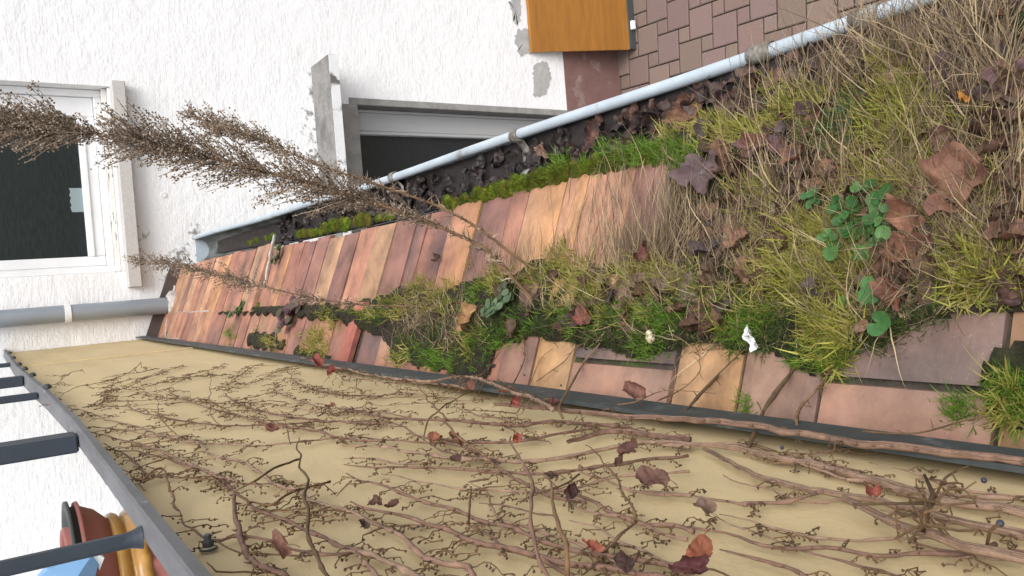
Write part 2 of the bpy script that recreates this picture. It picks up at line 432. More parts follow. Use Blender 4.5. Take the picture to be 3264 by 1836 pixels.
# door surround, reveal, frame, glass
ds = MB()
sw = 0.035
ds.bbox(DX1 - sw, DX1 + 0.004, YW - 0.006, YW + 0.012, 0.0, DZ1 + 0.0, 0.002)
ds.bbox(DX0, DX1 - sw - .0005, YW - 0.006, YW + 0.012, DZ1 - 0.05, DZ1 + 0.12, 0.002)
ds.build("door_surround", M_stone, house)
dr = MB(); DR = 0.24
dr.box(DX1 - sw + 0.001, DX1 + 0.05, YW + 0.0125, YW + DR, 0, DZ1)
dr.box(DX0, DX1 - sw, YW + 0.0125, YW + DR, DZ1 - 0.05, DZ1 + 0.12)
dr.build("door_reveal", M_revealdark, house)
dx = DX1 - sw
dy = YW + 0.12
df = MB()
df.bbox(dx - 0.015, dx - 0.0005, dy - 0.012, dy + 0.05, 0, DZ1 - 0.051, 0.003)
df.bbox(dx - 0.13, dx - 0.0155, dy, dy + 0.05, 0, DZ1 - 0.051, 0.004)
df.bbox(dx - 0.15, dx - 0.1305, dy - 0.012, dy + 0.05, 0, DZ1 - 0.051, 0.004)
df.bbox(DX0 + 0.01, DX0 + 0.12, dy, dy + 0.05, 0, DZ1 - 0.051, 0.004)
df.bbox(DX0 + 0.1205, dx - 0.1505, dy, dy + 0.05, DZ1 - 0.07, DZ1 - 0.051, 0.004)
door = df.build("door", M_doorframe, house)
dg = MB(); dg.box(DX0 + 0.12, dx - 0.14, dy + 0.03, dy + 0.036, 0.1, DZ1 - 0.06); dg.build("glass", M_glass, door)
# plinth paint band
plm = MB()
plm.box(DX1 + 0.005, 9, YW - 0.007, YW + 0.01, 0.0, PZ); plm.box(-9, DX0 - 0.001, YW - 0.007, YW + 0.01, 0.0, PZ)
plm.build("plinth", M_plinth, house)
# cement patches with ragged outlines, 3 mm thick
def patch(poly):
    P = []
    n = len(poly)
    for i in range(n):
        p, q = np.array(poly[i], float), np.array(poly[(i + 1) % n], float)
        for k in range(7):
            t = k / 7; r = p * (1 - t) + q * t + rng.normal(0, 2.2, 2)
            P.append(at_y(*r, YW - 0.004))
    c = np.mean(P, axis=0)
    m = MB(); m.add([c] + P + [p + np.array([0, 0.006, 0]) for p in P],
                    [(0, i + 1, (i + 1) % len(P) + 1) for i in range(len(P))] + [(i + 1, len(P) + i + 1, len(P) + (i + 1) % len(P) + 1, (i + 1) % len(P) + 1) for i in range(len(P))])
    m.build("cement_patch", M_patch, house)
patch([(1345, 160), (1375, 155), (1388, 190), (1372, 240), (1345, 243), (1340, 200)])
patch([(1300, 75), (1340, 70), (1342, 130), (1310, 140), (1296, 110)])
patch([(1280, 0), (1306, -10), (1312, 20), (1305, 62), (1294, 60), (1288, 30)])
for q in ((1338, 85), (1340, 20)): pass
# small dirty drip shapes below canopy come from its own material; round plug in wall
pl = MB(); pc = at_y(521 / 1.26708, 622 / 1.26708); pl.lathe((pc[0], YW, pc[2]), [(0.0005, -0.006), (0.014, -0.006), (0.015, 0.001)], 20, axis=1); pl.build("wall_plug", M_smoothwhite, house)

# wooden board leaning on wall
bd = empty("wooden_board", "orange varnished wooden board leaning against the white wall beside the door", "board")
p1 = at_y(1345, 128, YW - 0.06); zt = p1[2]
p2 = at_y(1580, 138, YW - 0.22)
bm_ = MB()
bx0 = p1[0]; wd = 0.75
def bpt(u, t, off): # u across, t up
    x = (bx0 + 0.035 * (1 - t)) + u
    y = (YW - 0.20) * (1 - t) + (YW - 0.032) * t
    z = 0.055 * (1 - t) + zt * t
    return (x, y + off, z + off * 0.25)
vs = [bpt(u, t, o) for o in (0, 0.02) for t in (0, 1) for u in (0, wd)]
bm_.add(vs, [(0, 1, 3, 2), (4, 6, 7, 5), (0, 4, 5, 1), (2, 3, 7, 6), (0, 2, 6, 4), (1, 5, 7, 3)])
bm_.build("board_panel", M_wood, bd)
bm_ = MB(); bm_.bbox(bx0 + 0.17, bx0 + 0.23, YW - 0.24, YW - 0.215, 0.02, 0.05, 0.003)
bm_.build("plastic_foot", M_paper, bd)
bm_ = MB(); bm_.box(bx0 + 0.04, bx0 + wd, YW - 0.21, YW - 0.18, 0.0, 0.054); bm_.build("bottom_batten", M_dgrey, bd)

# downpipe
dp = empty("downpipe", "grey zinc downpipe with white clamp running down the white wall", "downpipe")
q1 = at_y(265 / 1.26708, 968 / 1.26708, YW - 0.07); q2 = at_y(265 / 1.26708, 1023 / 1.26708, YW - 0.07)
pr = (q1[0] - q2[0]) / 2; pcx = (q1[0] + q2[0]) / 2; pcy = YW - 0.06
zpb = roof_z(pcx) + 0.0
m = MB(); m.lathe((pcx, pcy, 0), [(pr, zpb - 0.1), (pr, CZ + 2.5)], 36); m.build("pipe", M_zinc, dp, True)
cz = at_y(172, 787, YW - 0.1)[2]
m = MB(); m.lathe((pcx, pcy, cz), [(pr + .001, -0.014), (pr + .004, -0.013), (pr + .004, 0.013), (pr + .001, 0.014)], 36)
m.bbox(pcx + pr, pcx + pr + 0.022, pcy - 0.008, pcy + 0.008, -0.012 + cz, 0.012 + cz, 0.002)
m.build("clamp", M_frame, dp)
m = MB(); m.lathe((pcx, pcy, zpb), [(pr + .03, -0.03), (pr + .022, 0.012), (pr + .006, 0.03), (pr + .001, 0.034)], 30, wob=lambda a, i: 0.12 * math.sin(3 * a + i) + 0.06 * math.sin(7 * a))
m.build("mortar_collar", M_mortar, dp)

# ------------------------------------------------------------------ tiled roof
roof = empty("tiled_roof", "narrow sloping roof of flamed salmon clinker tiles under moss and grass", "roof")
PAL = [srgb(198, 132, 104), srgb(204, 144, 112), srgb(190, 122, 100), srgb(184, 118, 100), srgb(204, 148, 110), srgb(194, 130, 104), srgb(166, 112, 100), srgb(204, 154, 114)]
PURP = np.array(srgb(112, 88, 88)) * .8; DARK = np.array(srgb(88, 82, 86)) * .75; YEL = np.array(srgb(196, 146, 92)) * .8
def tile(mb, x0, x1, y0, y1, up, th=0.014, col=None, flame=None, tilt=0.0, grey=0.0):
    """one tile lying on the slope, colour flamed from edge to edge"""
    nx, ny = 9, 8
    col = np.array(col if col is not None else random.choice(PAL)) * random.uniform(0.64, 0.80) * np.array([1.03, 1.0, 0.88])
    col = col * 0.78 + np.mean(col) * 0.21
    fl = random.random() if flame is None else flame
    side = random.choice((0, 1)); ph = random.uniform(0, 6)
    vs, cc = [], []
    for i in range(nx):
        for j in range(ny):
            u, v = i / (nx - 1), j / (ny - 1)
            ed = 0.0028 if (i in (0, nx - 1) or j in (0, ny - 1)) else 0
            x = x0 + (x1 - x0) * u; y = y0 + (y1 - y0) * v
            z = roof_z(x, up) - ed + tilt * (v - 0.5) + 0.0012 * math.sin(3 * u + ph)
            vs.append((x, y, z))
            s = (v if side else 1 - v)
            c = col.copy()
            if fl > 0.6: c = c * (1 - 0.5 * s ** 2) + PURP * 0.5 * s ** 2
            if fl > 0.8: k = max(0, 1 - 2.2 * abs(u - 0.65)) * s; c = c * (1 - 0.65 * k) + DARK * 0.65 * k
            if fl < 0.2: k = (1 - s) * 0.6; c = c * (1 - k) + YEL * k
            mo_n = max(0, min(1, .5 + 1.1 * mnoise.noise(Vector((x * 16 + ph * 3, y * 11, ph))))) if grey > 0 else 0
            c = c * (1 - grey * (1 - mo_n)) + np.array(srgb(112, 98, 92)) * grey * .9 * (1 - mo_n)
            c = c * (1 - .35 * mo_n) + np.array(srgb(176, 122, 92)) * .8 * .35 * mo_n if grey > 0.2 else c
            cc.append(c)
    fs = [(i * ny + j, (i + 1) * ny + j, (i + 1) * ny + j + 1, i * ny + j + 1) for i in range(nx - 1) for j in range(ny - 1)]
    rim = [i * ny for i in range(nx)] + [(nx - 1) * ny + j for j in range(1, ny)] + [i * ny + ny - 1 for i in range(nx - 2, -1, -1)] + [j for j in range(ny - 2, 0, -1)]
    b = len(vs)
    for k in rim:
        p = vs[k]; vs.append((p[0], p[1], p[2] - th)); cc.append(np.array(cc[k]) * 0.9)
    for k in range(len(rim)):
        k2 = (k + 1) % len(rim)
        fs.append((rim[k2], rim[k], b + k, b + k2))
    mb.add(vs, fs, None, cc)
YSTEP = at_roof(678, 655)[1]
low = MB(); y = YW - 0.004
while y > -0.1:
    wdt = random.choice((0.112, 0.115, 0.118, 0.115, 0.06 if random.random() < .35 else 0.115))
    far = y > YSTEP + 0.02
    if far and y - wdt < YSTEP: wdt = y - YSTEP
    gp = random.uniform(0.003, 0.008)
    xe = 0.168 if far else 0.156
    xe += 0.006 * math.sin(y * 2.3) + random.uniform(-0.005, 0.005)
    tile(low, -0.085, xe, y - wdt + gp, y, (0.016 if far else 0.0) + random.uniform(-0.0015, 0.0015), tilt=random.uniform(-.003, .003), th=0.016)
    y -= wdt
low.build("lower_tile_course", M_tile, roof)
upm = MB(); UP = 0.020; XPAN = -0.168
y = YW - 0.004
yred = at_roof(868, 830, UP)[1]; y_det = at_roof(1262, 900, UP)[1]; red_done = False
while y > y_det + 0.05:
    wdt = random.choice((0.115, 0.115, 0.118, 0.112)); gp = random.uniform(0.003, 0.009)
    if not red_done and y - 0.075 < yred:
        red_done = True
        tile(upm, -0.21, -0.04, y - 0.06, y, UP + 0.012, col=srgb(196, 104, 84), flame=0.4); y -= 0.075; continue
    xe = -0.060 + random.uniform(-0.006, 0.005)
    big = yred - 0.2 < y - wdt / 2 < yred
    tile(upm, -0.21, xe, y - wdt + gp, y, UP + random.uniform(-.002, .002), tilt=random.uniform(-.003, .003), col=srgb(150, 106, 102) if big else None, flame=0.9 if big else None, grey=0.25)
    y -= wdt
yv = [at_roof(px, py, UP)[1] for px, py in ((1258, 905), (1347, 900), (1440, 920), (1700, 930), (1866, 950), (2068, 980), (2520, 1010))]
GR = [srgb(150, 116, 108), srgb(214, 166, 112), srgb(122, 110, 108), srgb(212, 164, 114), srgb(186, 144, 120), srgb(122, 110, 108), srgb(120, 96, 94), srgb(160, 120, 104)]
yv.append(yv[-1] - 0.13); yv.append(yv[-1] - 0.13); yv.append(yv[-1] - 0.13)
for k in range(len(yv) - 1):
    a, b = yv[k], yv[k + 1]
    gp = 0.006
    c = GR[k % 8]
    if k in (2, 5):      # tiles laid lengthwise, with a narrow second strip against the bar
        tile(upm, -0.132, -0.012, b + gp, a, UP + 0.003, col=np.array(c) * np.array([.97, 1, 1.10]), flame=0.85 if k == 5 else 0.7, grey=0.6)
        tile(upm, -0.24, -0.140, b + gp, a, UP + 0.001, col=srgb(178, 136, 118), flame=0.4, grey=0.3)
    else:
        tile(upm, -0.24, -0.015, b + gp, a, UP + random.uniform(-.001, .002), col=c, flame=(0.4, 0.1, 0.9, 0.1, 0.75)[k % 5], grey=0.15 if k in (1, 3, 4) else .35)
upm.build("upper_tile_course", M_tile, roof)
bed = MB()
xs_ = (-0.26, -0.066); 
bed.add([(x, yy, roof_z(x, u)) for yy in (-0.6, YW - .002) for (x, u) in ((-0.26, UP - 0.008), (-0.066, UP - 0.008), (-0.064, -0.008), (0.145, -0.008), (0.145, -0.06), (-0.26, -0.06))],
        [(0, 1, 7, 6), (1, 2, 8, 7), (2, 3, 9, 8), (3, 4, 10, 9), (4, 5, 11, 10), (5, 0, 6, 11), (0, 5, 4, 3, 2, 1), (6, 7, 8, 9, 10, 11)])
bed.build("mortar_bed", M_joint, roof)
sup = MB(); sup.box(-0.45, 0.11, -0.6, YW - 0.003, -0.01, roof_z(0.145, -0.062)); sup.build("supporting_wall", M_plaster, roof)
mo = MB()   # pale mortar on the raised tile edge and at the far end
for (pa, pb, up, r) in (((690, 592), (664, 722), 0.010, 0.0045), ((433, 787), (527, 782), 0.013, 0.004), ((527, 782), (534, 745), 0.012, 0.003), ((420, 800), (416, 850), UP + .003, 0.004), ((432, 760), (440, 720), 0.02, 0.006), ((418, 852), (450, 852), UP + .002, 0.003)):
    A, B = at_roof(*pa, up), at_roof(*pb, up)
    pts = [A + (B - A) * t + rng.normal(0, 0.0012, 3) for t in np.linspace(0, 1, 14)]
    mo.tube(pts, [r * random.uniform(0.6, 1.3) for _ in pts], 6)
mo.build("pale_mortar", M_mortar, roof)
fl = MB()
fx = [-0.30, -0.066, -0.062, 0.19]
for (x0, x1, u) in ((-0.30, -0.064, UP), (-0.064, 0.185, 0.016)):
    za, zb = roof_z(x0, u - 0.03), roof_z(x1, u - 0.03)
    vs = [(x, yy, z) for yy in (YW - 0.012, YW + 0.004) for (x, z) in ((x0, za), (x1, zb), (x1, zb + 0.085), (x0, za + 0.085))]
    fl.add(vs, [(0, 1, 2, 3), (4, 7, 6, 5), (3, 2, 6, 7), (0, 4, 5, 1), (1, 5, 6, 2), (0, 3, 7, 4)])
fl.build("wall_flashing", M_flash, roof)

# ------------------------------------------------------------------ rain gutter
gut = empty("rain_gutter", "peeling pale blue rain gutter along the roof edge, filled with rotten leaves", "gutter")
def lip(y):
    z = np.interp(y, [0, 1.5, 2.5, 3.3, 4.4], [-1.048, -1.045, -1.040, -1.0, -0.925]) + CZ
    return 0.316, z
GR_ = 0.064
yy = np.linspace(-0.4, YW - 0.02, 90)
tm = MB()
n = 15
vs, fs, cc = [], [], []
for y in yy:
    lx, lz = lip(y)
    for k in range(n):
        a = math.pi * k / (n - 1)
        for rr in (GR_, GR_ - 0.0025):
            vs.append((lx - GR_ + rr * math.cos(a), y, lz - 0.006 - rr * math.sin(a) * 1.05))
for i in range(len(yy) - 1):
    for k in range(n - 1):
        o = lambda i, k, s: (i * n + k) * 2 + s
        fs.append((o(i, k, 0), o(i + 1, k, 0), o(i + 1, k + 1, 0), o(i, k + 1, 0)))
        fs.append((o(i, k, 1), o(i, k + 1, 1), o(i + 1, k + 1, 1), o(i + 1, k, 1)))
# upstand behind, under the tile edge
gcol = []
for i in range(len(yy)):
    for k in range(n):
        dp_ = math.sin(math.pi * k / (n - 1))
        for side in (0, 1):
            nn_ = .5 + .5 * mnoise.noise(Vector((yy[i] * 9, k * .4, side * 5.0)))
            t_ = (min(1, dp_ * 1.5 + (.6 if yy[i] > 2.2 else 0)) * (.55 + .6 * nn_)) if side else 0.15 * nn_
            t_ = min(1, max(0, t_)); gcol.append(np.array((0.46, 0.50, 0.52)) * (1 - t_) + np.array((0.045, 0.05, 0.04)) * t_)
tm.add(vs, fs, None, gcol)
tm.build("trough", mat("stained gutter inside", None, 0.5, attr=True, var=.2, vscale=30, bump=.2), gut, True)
bdm = MB()
bdm.tube([(lip(y)[0] + 0.002 * math.sin(y * 5), y, lip(y)[1]) for y in yy], [0.0115] * len(yy), 14)
bdm.build("rolled_lip", M_gutter, gut, True)
ec = MB()
lx, lz = lip(YW - 0.02)
ec.add([(lx - GR_, YW - 0.021, lz - .006)] + [(lx - GR_ + GR_ * math.cos(a), YW - 0.021, lz - 0.006 - GR_ * math.sin(a)) for a in np.linspace(0, math.pi, 16)], [(0, i, i + 1) for i in range(1, 16)])
ec.build("end_cap", M_gutter, gut)
for (px, py) in ((1325, 342), (1005, 445), (1930, 135), (2215, 50)):
    d = ray(px, py); t = lip(1.5)[0] / d[0]; yb = (d * t)[1]
    lx, lz = lip(yb)
    m = MB()
    wdt = 0.014 if px < 1900 else 0.022
    pr_ = [(lx - GR_ - 0.05, lz + 0.03), (lx - GR_ + 0.0, lz - 0.01)]
    prof = [(lx + 0.0145 * math.cos(a), lz + 0.0145 * math.sin(a)) for a in np.linspace(-0.5 * math.pi, 1.15 * math.pi, 14)] + [(lx - 0.03, lz - 0.022), (lx - 0.075, lz - 0.022), (lx - 0.13, lz + 0.03)]
    prof = [(lx + 0.0, lz - 0.0145)] + prof
    vs = [(p[0], yb + s, p[1]) for p in prof for s in (-wdt, wdt)]
    m.add(vs, [(2 * i, 2 * i + 2, 2 * i + 3, 2 * i + 1) for i in range(len(prof) - 1)])
    o = m.build("bracket", M_bracket, gut, True)
    sm_ = o.modifiers.new("t", 'SOLIDIFY'); sm_.thickness = 0.0025; sm_.offset = 1

# ------------------------------------------------------------------ balcony railing
rail = empty("balcony_railing", "balcony railing with cream panel, grey flat rail and dark posts", "railing")
XP = XPAN - 0.016
def railz(y): return CZ + np.interp(y, [0, 0.7, 1.36, 1.9, 3.0, 4.4], [-0.089, -0.091, -0.094, -0.087, -0.062, -0.052])
ny, nz = 120, 24
ys = np.linspace(-0.3, YW - 0.004, ny)
V = []
for y in ys:
    for k in range(nz):
        t = k / (nz - 1)
        z = (CZ - 0.69) * (1 - t) + (railz(y) - 0.006) * t
        wv = 0.0035 * math.exp(-((y - 4.0) / 0.5) ** 2) * math.sin(y * 22) * (0.4 + t) + 0.0012 * math.sin(y * 4.7 + 2 * t) + 0.006 * t * 0
        V.append((XP + wv, y, z))
V = np.array(V); V2 = V + np.array([-0.006, 0, 0]); N0 = len(V)
idx = np.arange(N0).reshape(ny, nz)
q = np.stack([idx[:-1, :-1], idx[1:, :-1], idx[1:, 1:], idx[:-1, 1:]], -1).reshape(-1, 4)
pan = np_mesh("panel", np.r_[V, V2], [q, q[:, ::-1] + N0], np.ones((2 * N0, 3)), M_panel, rail, True)
for (sx, sy) in ((92, 1171),):
    ysn = at_x(sx / 1.26708, sy / 1.26708, XP)[1]
    m = MB(); m.box(XP + 0.004, XP + 0.0075, ysn - 0.005, ysn + 0.005, CZ - 0.62, float(railz(ysn)) - 0.012); m.build("panel_seam", M_panel, rail)
m = MB()
for i in range(60):
    y0, y1 = np.linspace(-0.3, YW - 0.003, 61)[i:i + 2]
    z0, z1 = railz(y0), railz(y1)
    xo = XPAN + 0.002; xi = XPAN - np.interp(y0, [0.8, 2.2], [0.020, 0.038])
    vs = [(xo, y0, z0 - .010), (xi, y0, z0 - .010), (xi, y0, z0), (xo - .002, y0, z0), (xo, y0, z0 - .002), (xo, y1, z1 - .010), (xi, y1, z1 - .010), (xi, y1, z1), (xo - .002, y1, z1), (xo, y1, z1 - .002)]
    m.add(vs, [(0, 1, 6, 5), (1, 2, 7, 6), (2, 3, 8, 7), (3, 4, 9, 8), (4, 0, 5, 9)])
m.build("flat_rail", M_rail, rail)
# bottom angle bar
m = MB()
m.box(XPAN - 0.004, XPAN + 0.001, -0.3, YW - 0.003, CZ - 0.663, CZ - 0.612)
m.box(XPAN - 0.045, XPAN - 0.0045, -0.3, YW - 0.003, CZ - 0.663, CZ - 0.657)
m.build("bottom_bar", M_bar, rail)
# posts
def post(y, wy, wx, x=XPAN - 0.020, foot=False):
    m = MB(); z = float(railz(y))
    m.bbox(x - wx, x + wx, y - wy, y + wy, z + 0.001, CZ + 0.62, 0.003)
    if foot: m.lathe((x, y, z), [(0.0095, 0.0005), (0.0085, 0.003), (0.007, 0.008), (0.0055, 0.018)], 20)
    m.build("post", M_post, rail)
for (px, py, wy, wx, ft) in ((352, 1340, 0.0058, 0.0058, True), (185, 1105, 0.026, 0.012, False), (85, 992, 0.008, 0.008, False), (50, 955, 0.020, 0.014, False), (22, 915, 0.008, 0.008, False)):
    p = at_x(px, py, XPAN - 0.016); post(p[1], wy, wx, foot=ft)
m = MB(); m.bbox(XPAN - 0.045, XPAN + 0.005, -0.3, YW - 0.003, CZ + 0.6205, CZ + 0.65, 0.004); m.build("handrail", M_post, rail)
# bolt with nut on the panel, small screws below the rail
pb = at_x(525, 1385, XP)
m = MB()
m.lathe((XP, pb[1], pb[2]), [(0.0065, 0.001), (0.0065, 0.002), (0.005, 0.0024)], 24, axis=0)
m.lathe((XP + 0.003, pb[1], pb[2]), [(0.0042, 0), (0.0042, 0.0042), (0.0034, 0.0047), (0.0001, 0.0047)], 6, axis=0)
m.lathe((XP + 0.0072, pb[1], pb[2]), [(0.0025, 0), (0.0025, 0.0045), (0.002, 0.005), (0.0001, 0.005)], 16, axis=0)
m.build("bolt", M_bar, rail)
for (px, py) in ((27, 1127 / 1.267), (45, 901), (64, 917), (77, 929), (100, 944), (140, 1024 - 50)):
    p = at_x(px, py, XPAN + 0.004)
    m = MB(); m.lathe((XPAN + 0.003, p[1], float(railz(p[1])) - 0.009), [(0.008, 0), (0.008, 0.006), (0.004, 0.01), (0.0001, 0.01)], 8, axis=0); m.build("screw", M_bar, rail)
# balcony floor
m = MB(); m.box(-3.5, XPAN - 0.05, -2.0, YW - 0.003, CZ - 0.95, CZ - 0.76)
tag(m.build("balcony_floor", M_floor), kind="structure")

# ------------------------------------------------------------------ humus and moss mat on the roof
K7 = lambda z: (z[0] * .3738, 907.6 + z[1] * .3738)
K8 = lambda z: (868 + z[0] * .3737, 907.6 + z[1] * .3737)
KN = lambda z: (1657 + z[0] * .3736, 907.6 + z[1] * .3736)
KM = lambda z: (1183.8 + z[0] * .2757, 789 + z[1] * .2757)
K5 = lambda z: (789 + z[0] * .3376, 473.5 + z[1] * .3376)
K6 = lambda z: (1578.4 + z[0] * .3873, 473.5 + z[1] * .3873)
K3 = lambda z: (1578.4 + z[0] * .3873, z[1] * .3873)
K4 = lambda z: (z[0] * .3376, 473.5 + z[1] * .3376)
MAT = [(850, 795), (880, 770), (930, 752), (1040, 715), (1110, 735), (1180, 705), (1290, 690), (1370, 655), (1480, 690), (1600, 640), (1650, 600), (1700, 520), (1690, 400), (1740, 340),
       (1900, 280), (2050, 200), (2250, 110), (2400, 60), (2800, -60), (2800, 770), (2540, 775), (2470, 772), (2340, 800), (2240, 840), (2150, 880),
       (2110, 945), (2040, 935), (1990, 880), (1890, 880), (1840, 850), (1790, 862), (1750, 845), (1700, 880), (1640, 905), (1560, 872), (1470, 862),
       (1420, 850), (1350, 835), (1300, 862), (1262, 880), (1255, 950), (1050, 905), (1000, 890), (985, 850), (930, 820)]
EXTRA = [[(2510, 870), (2700, 850), (2700, 1080), (2545, 1062), (2495, 990)], [(2370, 1018), (2470, 1022), (2475, 1052), (2385, 1050)],
         [(560, 779), (700, 772), (850, 766), (850, 800), (700, 790), (560, 789)], [(630, 838), (720, 846), (720, 876), (640, 868)], [(745, 870), (830, 880), (850, 905), (750, 895)],
         [(1000, 800), (1030, 800), (1040, 905), (1005, 900)]]
HOLES = [[(1720, 560), (1760, 495), (1860, 505), (1870, 560), (1820, 600), (1740, 610)], [(890, 832), (975, 840), (985, 890), (893, 882)]]
gx = np.arange(-0.20, 0.34, 0.006); gy = np.arange(0.12, 3.9, 0.008)
GX, GY = np.meshgrid(gx, gy, indexing='ij')
GZ = roof_z(GX, 0.006)
P_ = np.stack([GX, GY, GZ], -1).reshape(-1, 3)
px_, py_ = to_px(P_)
px_ = px_ + 7 * np.sin(GY.ravel() * 61) + 6 * np.sin(GX.ravel() * 97 + GY.ravel() * 43); py_ = py_ + 6 * np.sin(GY.ravel() * 71 + 2) + 5 * np.sin(GX.ravel() * 83)
mask = in_poly(px_, py_, MAT)
for e in EXTRA: mask |= in_poly(px_, py_, e)
for e in HOLES: mask &= ~in_poly(px_, py_, e)
mask = mask.reshape(GX.shape).astype(float)
blur = mask.copy()
for _ in range(9):
    p = np.pad(blur, 1, mode='edge')
    blur = (p[:-2, 1:-1] + p[2:, 1:-1] + p[1:-1, :-2] + p[1:-1, 2:] + 2 * p[1:-1, 1:-1]) / 6
def fnoise(x, y, f, seed=0):
    r = np.random.default_rng(seed); o = 0
    for k in range(7):
        a, ph = r.uniform(0, 6.28, 2); ff = f * r.uniform(0.6, 1.7)
        o = o + np.sin(x * ff * math.cos(a) + y * ff * math.sin(a) + ph)
    return o / 7
H = np.clip(blur - 0.3, 0, 1) ** 0.6 * (0.015 + 0.010 * fnoise(GX, GY, 60, 1) + 0.006 * fnoise(GX, GY, 150, 2))
H = H + np.clip(blur - .3, 0, 1) * 0.012 * np.clip(1 - abs(GX + 0.05) / 0.09, 0, 1)
H += np.clip(GX - 0.15, 0, 1) * -0.15 * (blur > .3)
cell = blur > 0.32
SZ = roof_z(GX) + np.where(GX < -0.06, 0.019, 0.002) + H
iok = cell[:-1, :-1] & cell[1:, :-1] & cell[1:, 1:] & cell[:-1, 1:]
ids = np.arange(GX.size).reshape(GX.shape)
ii, jj = np.where(iok)
F1 = np.stack([ids[ii, jj], ids[ii + 1, jj], ids[ii + 1, jj + 1], ids[ii, jj + 1]], -1)
used = np.unique(F1); remap = np.full(GX.size, -1); remap[used] = np.arange(len(used))
SV = np.stack([GX, GY, SZ], -1).reshape(-1, 3)[used]
so_ = np_mesh("humus", SV, [remap[F1]], np.ones((len(SV), 3)), M_soil, smooth=True)
tag(so_, kind="stuff")
def surf_z(x, y):
    i = np.clip(((np.asarray(x) - gx[0]) / 0.006).round().astype(int), 0, len(gx) - 1)
    j = np.clip(((np.asarray(y) - gy[0]) / 0.008).round().astype(int), 0, len(gy) - 1)
    return np.where(cell[i, j], SZ[i, j], roof_z(np.asarray(x)) + np.where(np.asarray(x) < -0.06, UP, 0.003))
def rays_roof(px, py, up=0.012):
    d = np.stack([px - CX, py - CY, np.full(px.shape, F_PX)], -1) @ M.T
    u = np.full(px.shape, up)
    for _ in range(6):
        t = (ZB + u + SL * XB - CZ) / (d[:, 2] + SL * d[:, 0])
        q = d * t[:, None]
        u = 0.5 * u + 0.5 * (surf_z(q[:, 0], q[:, 1]) - roof_z(q[:, 0]) + 0.003)
    return q + np.array([0, 0, CZ])
def on_surf(px, py):
    p = rays_roof(np.asarray([px], float), np.asarray([py], float))[0]
    p[2] = float(surf_z(p[0], p[1])); return p

# ------------------------------------------------------------------ grass blades
class Blades:
    def __init__(s): s.V, s.F4, s.F3, s.C, s.n = [], [], [], [], 0
    def add(s, base, dirs, length, width, droop, col, seg=4, wig=0.0):
        """base (n,3), dirs (n,3) start direction, droop: pull of gravity + downhill"""
        n = len(base)
        if n == 0: return
        length = np.broadcast_to(length, n); width = np.broadcast_to(width, n)
        side = np.cross(dirs, rng.normal(0, 1, (n, 3))); side /= np.linalg.norm(side, axis=1)[:, None]
        p = base.copy(); d = dirs / np.linalg.norm(dirs, axis=1)[:, None]
        L = []
        for k in range(seg + 1):
            wv = width * (1 - (k / seg) ** 1.6) * 0.5
            if k < seg: L.append(np.stack([p - side * wv[:, None], p + side * wv[:, None]], 1))
            else: L.append(p[:, None, :])
            step = (length / seg)[:, None]
            p = p + d * step
            d = d + droop * (1.0 / seg) * (0.4 + k / seg) + (rng.normal(0, wig, (n, 3)) if wig else 0)
            d /= np.linalg.norm(d, axis=1)[:, None]
        V = np.concatenate(L, 1)                      # n, 2*seg+1, 3
        # keep above surface
        z = surf_z(V[..., 0], V[..., 1]) + 0.001
        far = V[..., 0] > 0.20
        V[..., 2] = np.where(far, V[..., 2], np.maximum(V[..., 2], z))
        m = 2 * seg + 1
        b = s.n + np.arange(n)[:, None] * m
        for k in range(seg - 1):
            s.F4.append(np.concatenate([b + 2 * k, b + 2 * k + 1, b + 2 * k + 3, b + 2 * k + 2], 1))
        s.F3.append(np.concatenate([b + 2 * seg - 2, b + 2 * seg - 1, b + 2 * seg], 1))
        grad = np.array([0.8] * 2 + [0.92] * 2 + [1.0] * (m - 4)) if m > 4 else np.ones(m)
        s.V.append(V.reshape(-1, 3)); s.C.append((np.repeat(col[:, None, :], m, 1)).reshape(-1, 3)); s.n += n * m
    def build(s, name, mat_, parent=None):
        return np_mesh(name, np.concatenate(s.V), [np.concatenate(s.F4), np.concatenate(s.F3)], np.clip(np.concatenate(s.C), 0, 1), mat_, parent)
def ell(cx, cy, rx, ry, n):
    a = rng.uniform(0, 2 * math.pi, n); r = np.sqrt(rng.uniform(0, 1, n)) * (1 + 0.25 * np.sin(3 * a + cx) + 0.15 * np.sin(5 * a + cy))
    return cx + rx * r * np.cos(a), cy + ry * r * np.sin(a)
def pick(cols, n, var=0.2):
    c = np.array(cols)[rng.integers(0, len(cols), n)]
    return c * rng.uniform(1 - var, 1 + var, (n, 1))
G_GREEN = [srgb(92, 128, 40), srgb(112, 146, 48), srgb(72, 108, 36), srgb(124, 150, 62)]
G_YEL = [srgb(150, 148, 66), srgb(136, 138, 58), srgb(170, 162, 86), srgb(108, 120, 50), srgb(180, 166, 104)]
G_DARK = [srgb(62, 80, 38), srgb(76, 92, 44), srgb(52, 66, 34), srgb(92, 104, 58)]
G_STRAW = [srgb(158, 138, 106), srgb(176, 158, 124), srgb(136, 116, 92), srgb(112, 94, 74), srgb(176, 158, 126), srgb(98, 84, 70), srgb(120, 108, 94)]
G_MOSS = [srgb(84, 96, 28), srgb(98, 110, 32), srgb(70, 88, 28), srgb(92, 88, 36)]
def clumped(px, py, k=0.45):
    """thin out positions to leave gaps"""
    v = np.sin(px * .11 + 1.3 * np.sin(py * .07)) * np.sin(py * .13 + 1.1 * np.sin(px * .05))
    return rng.uniform(-0.9, 0.9, len(px)) < v + k
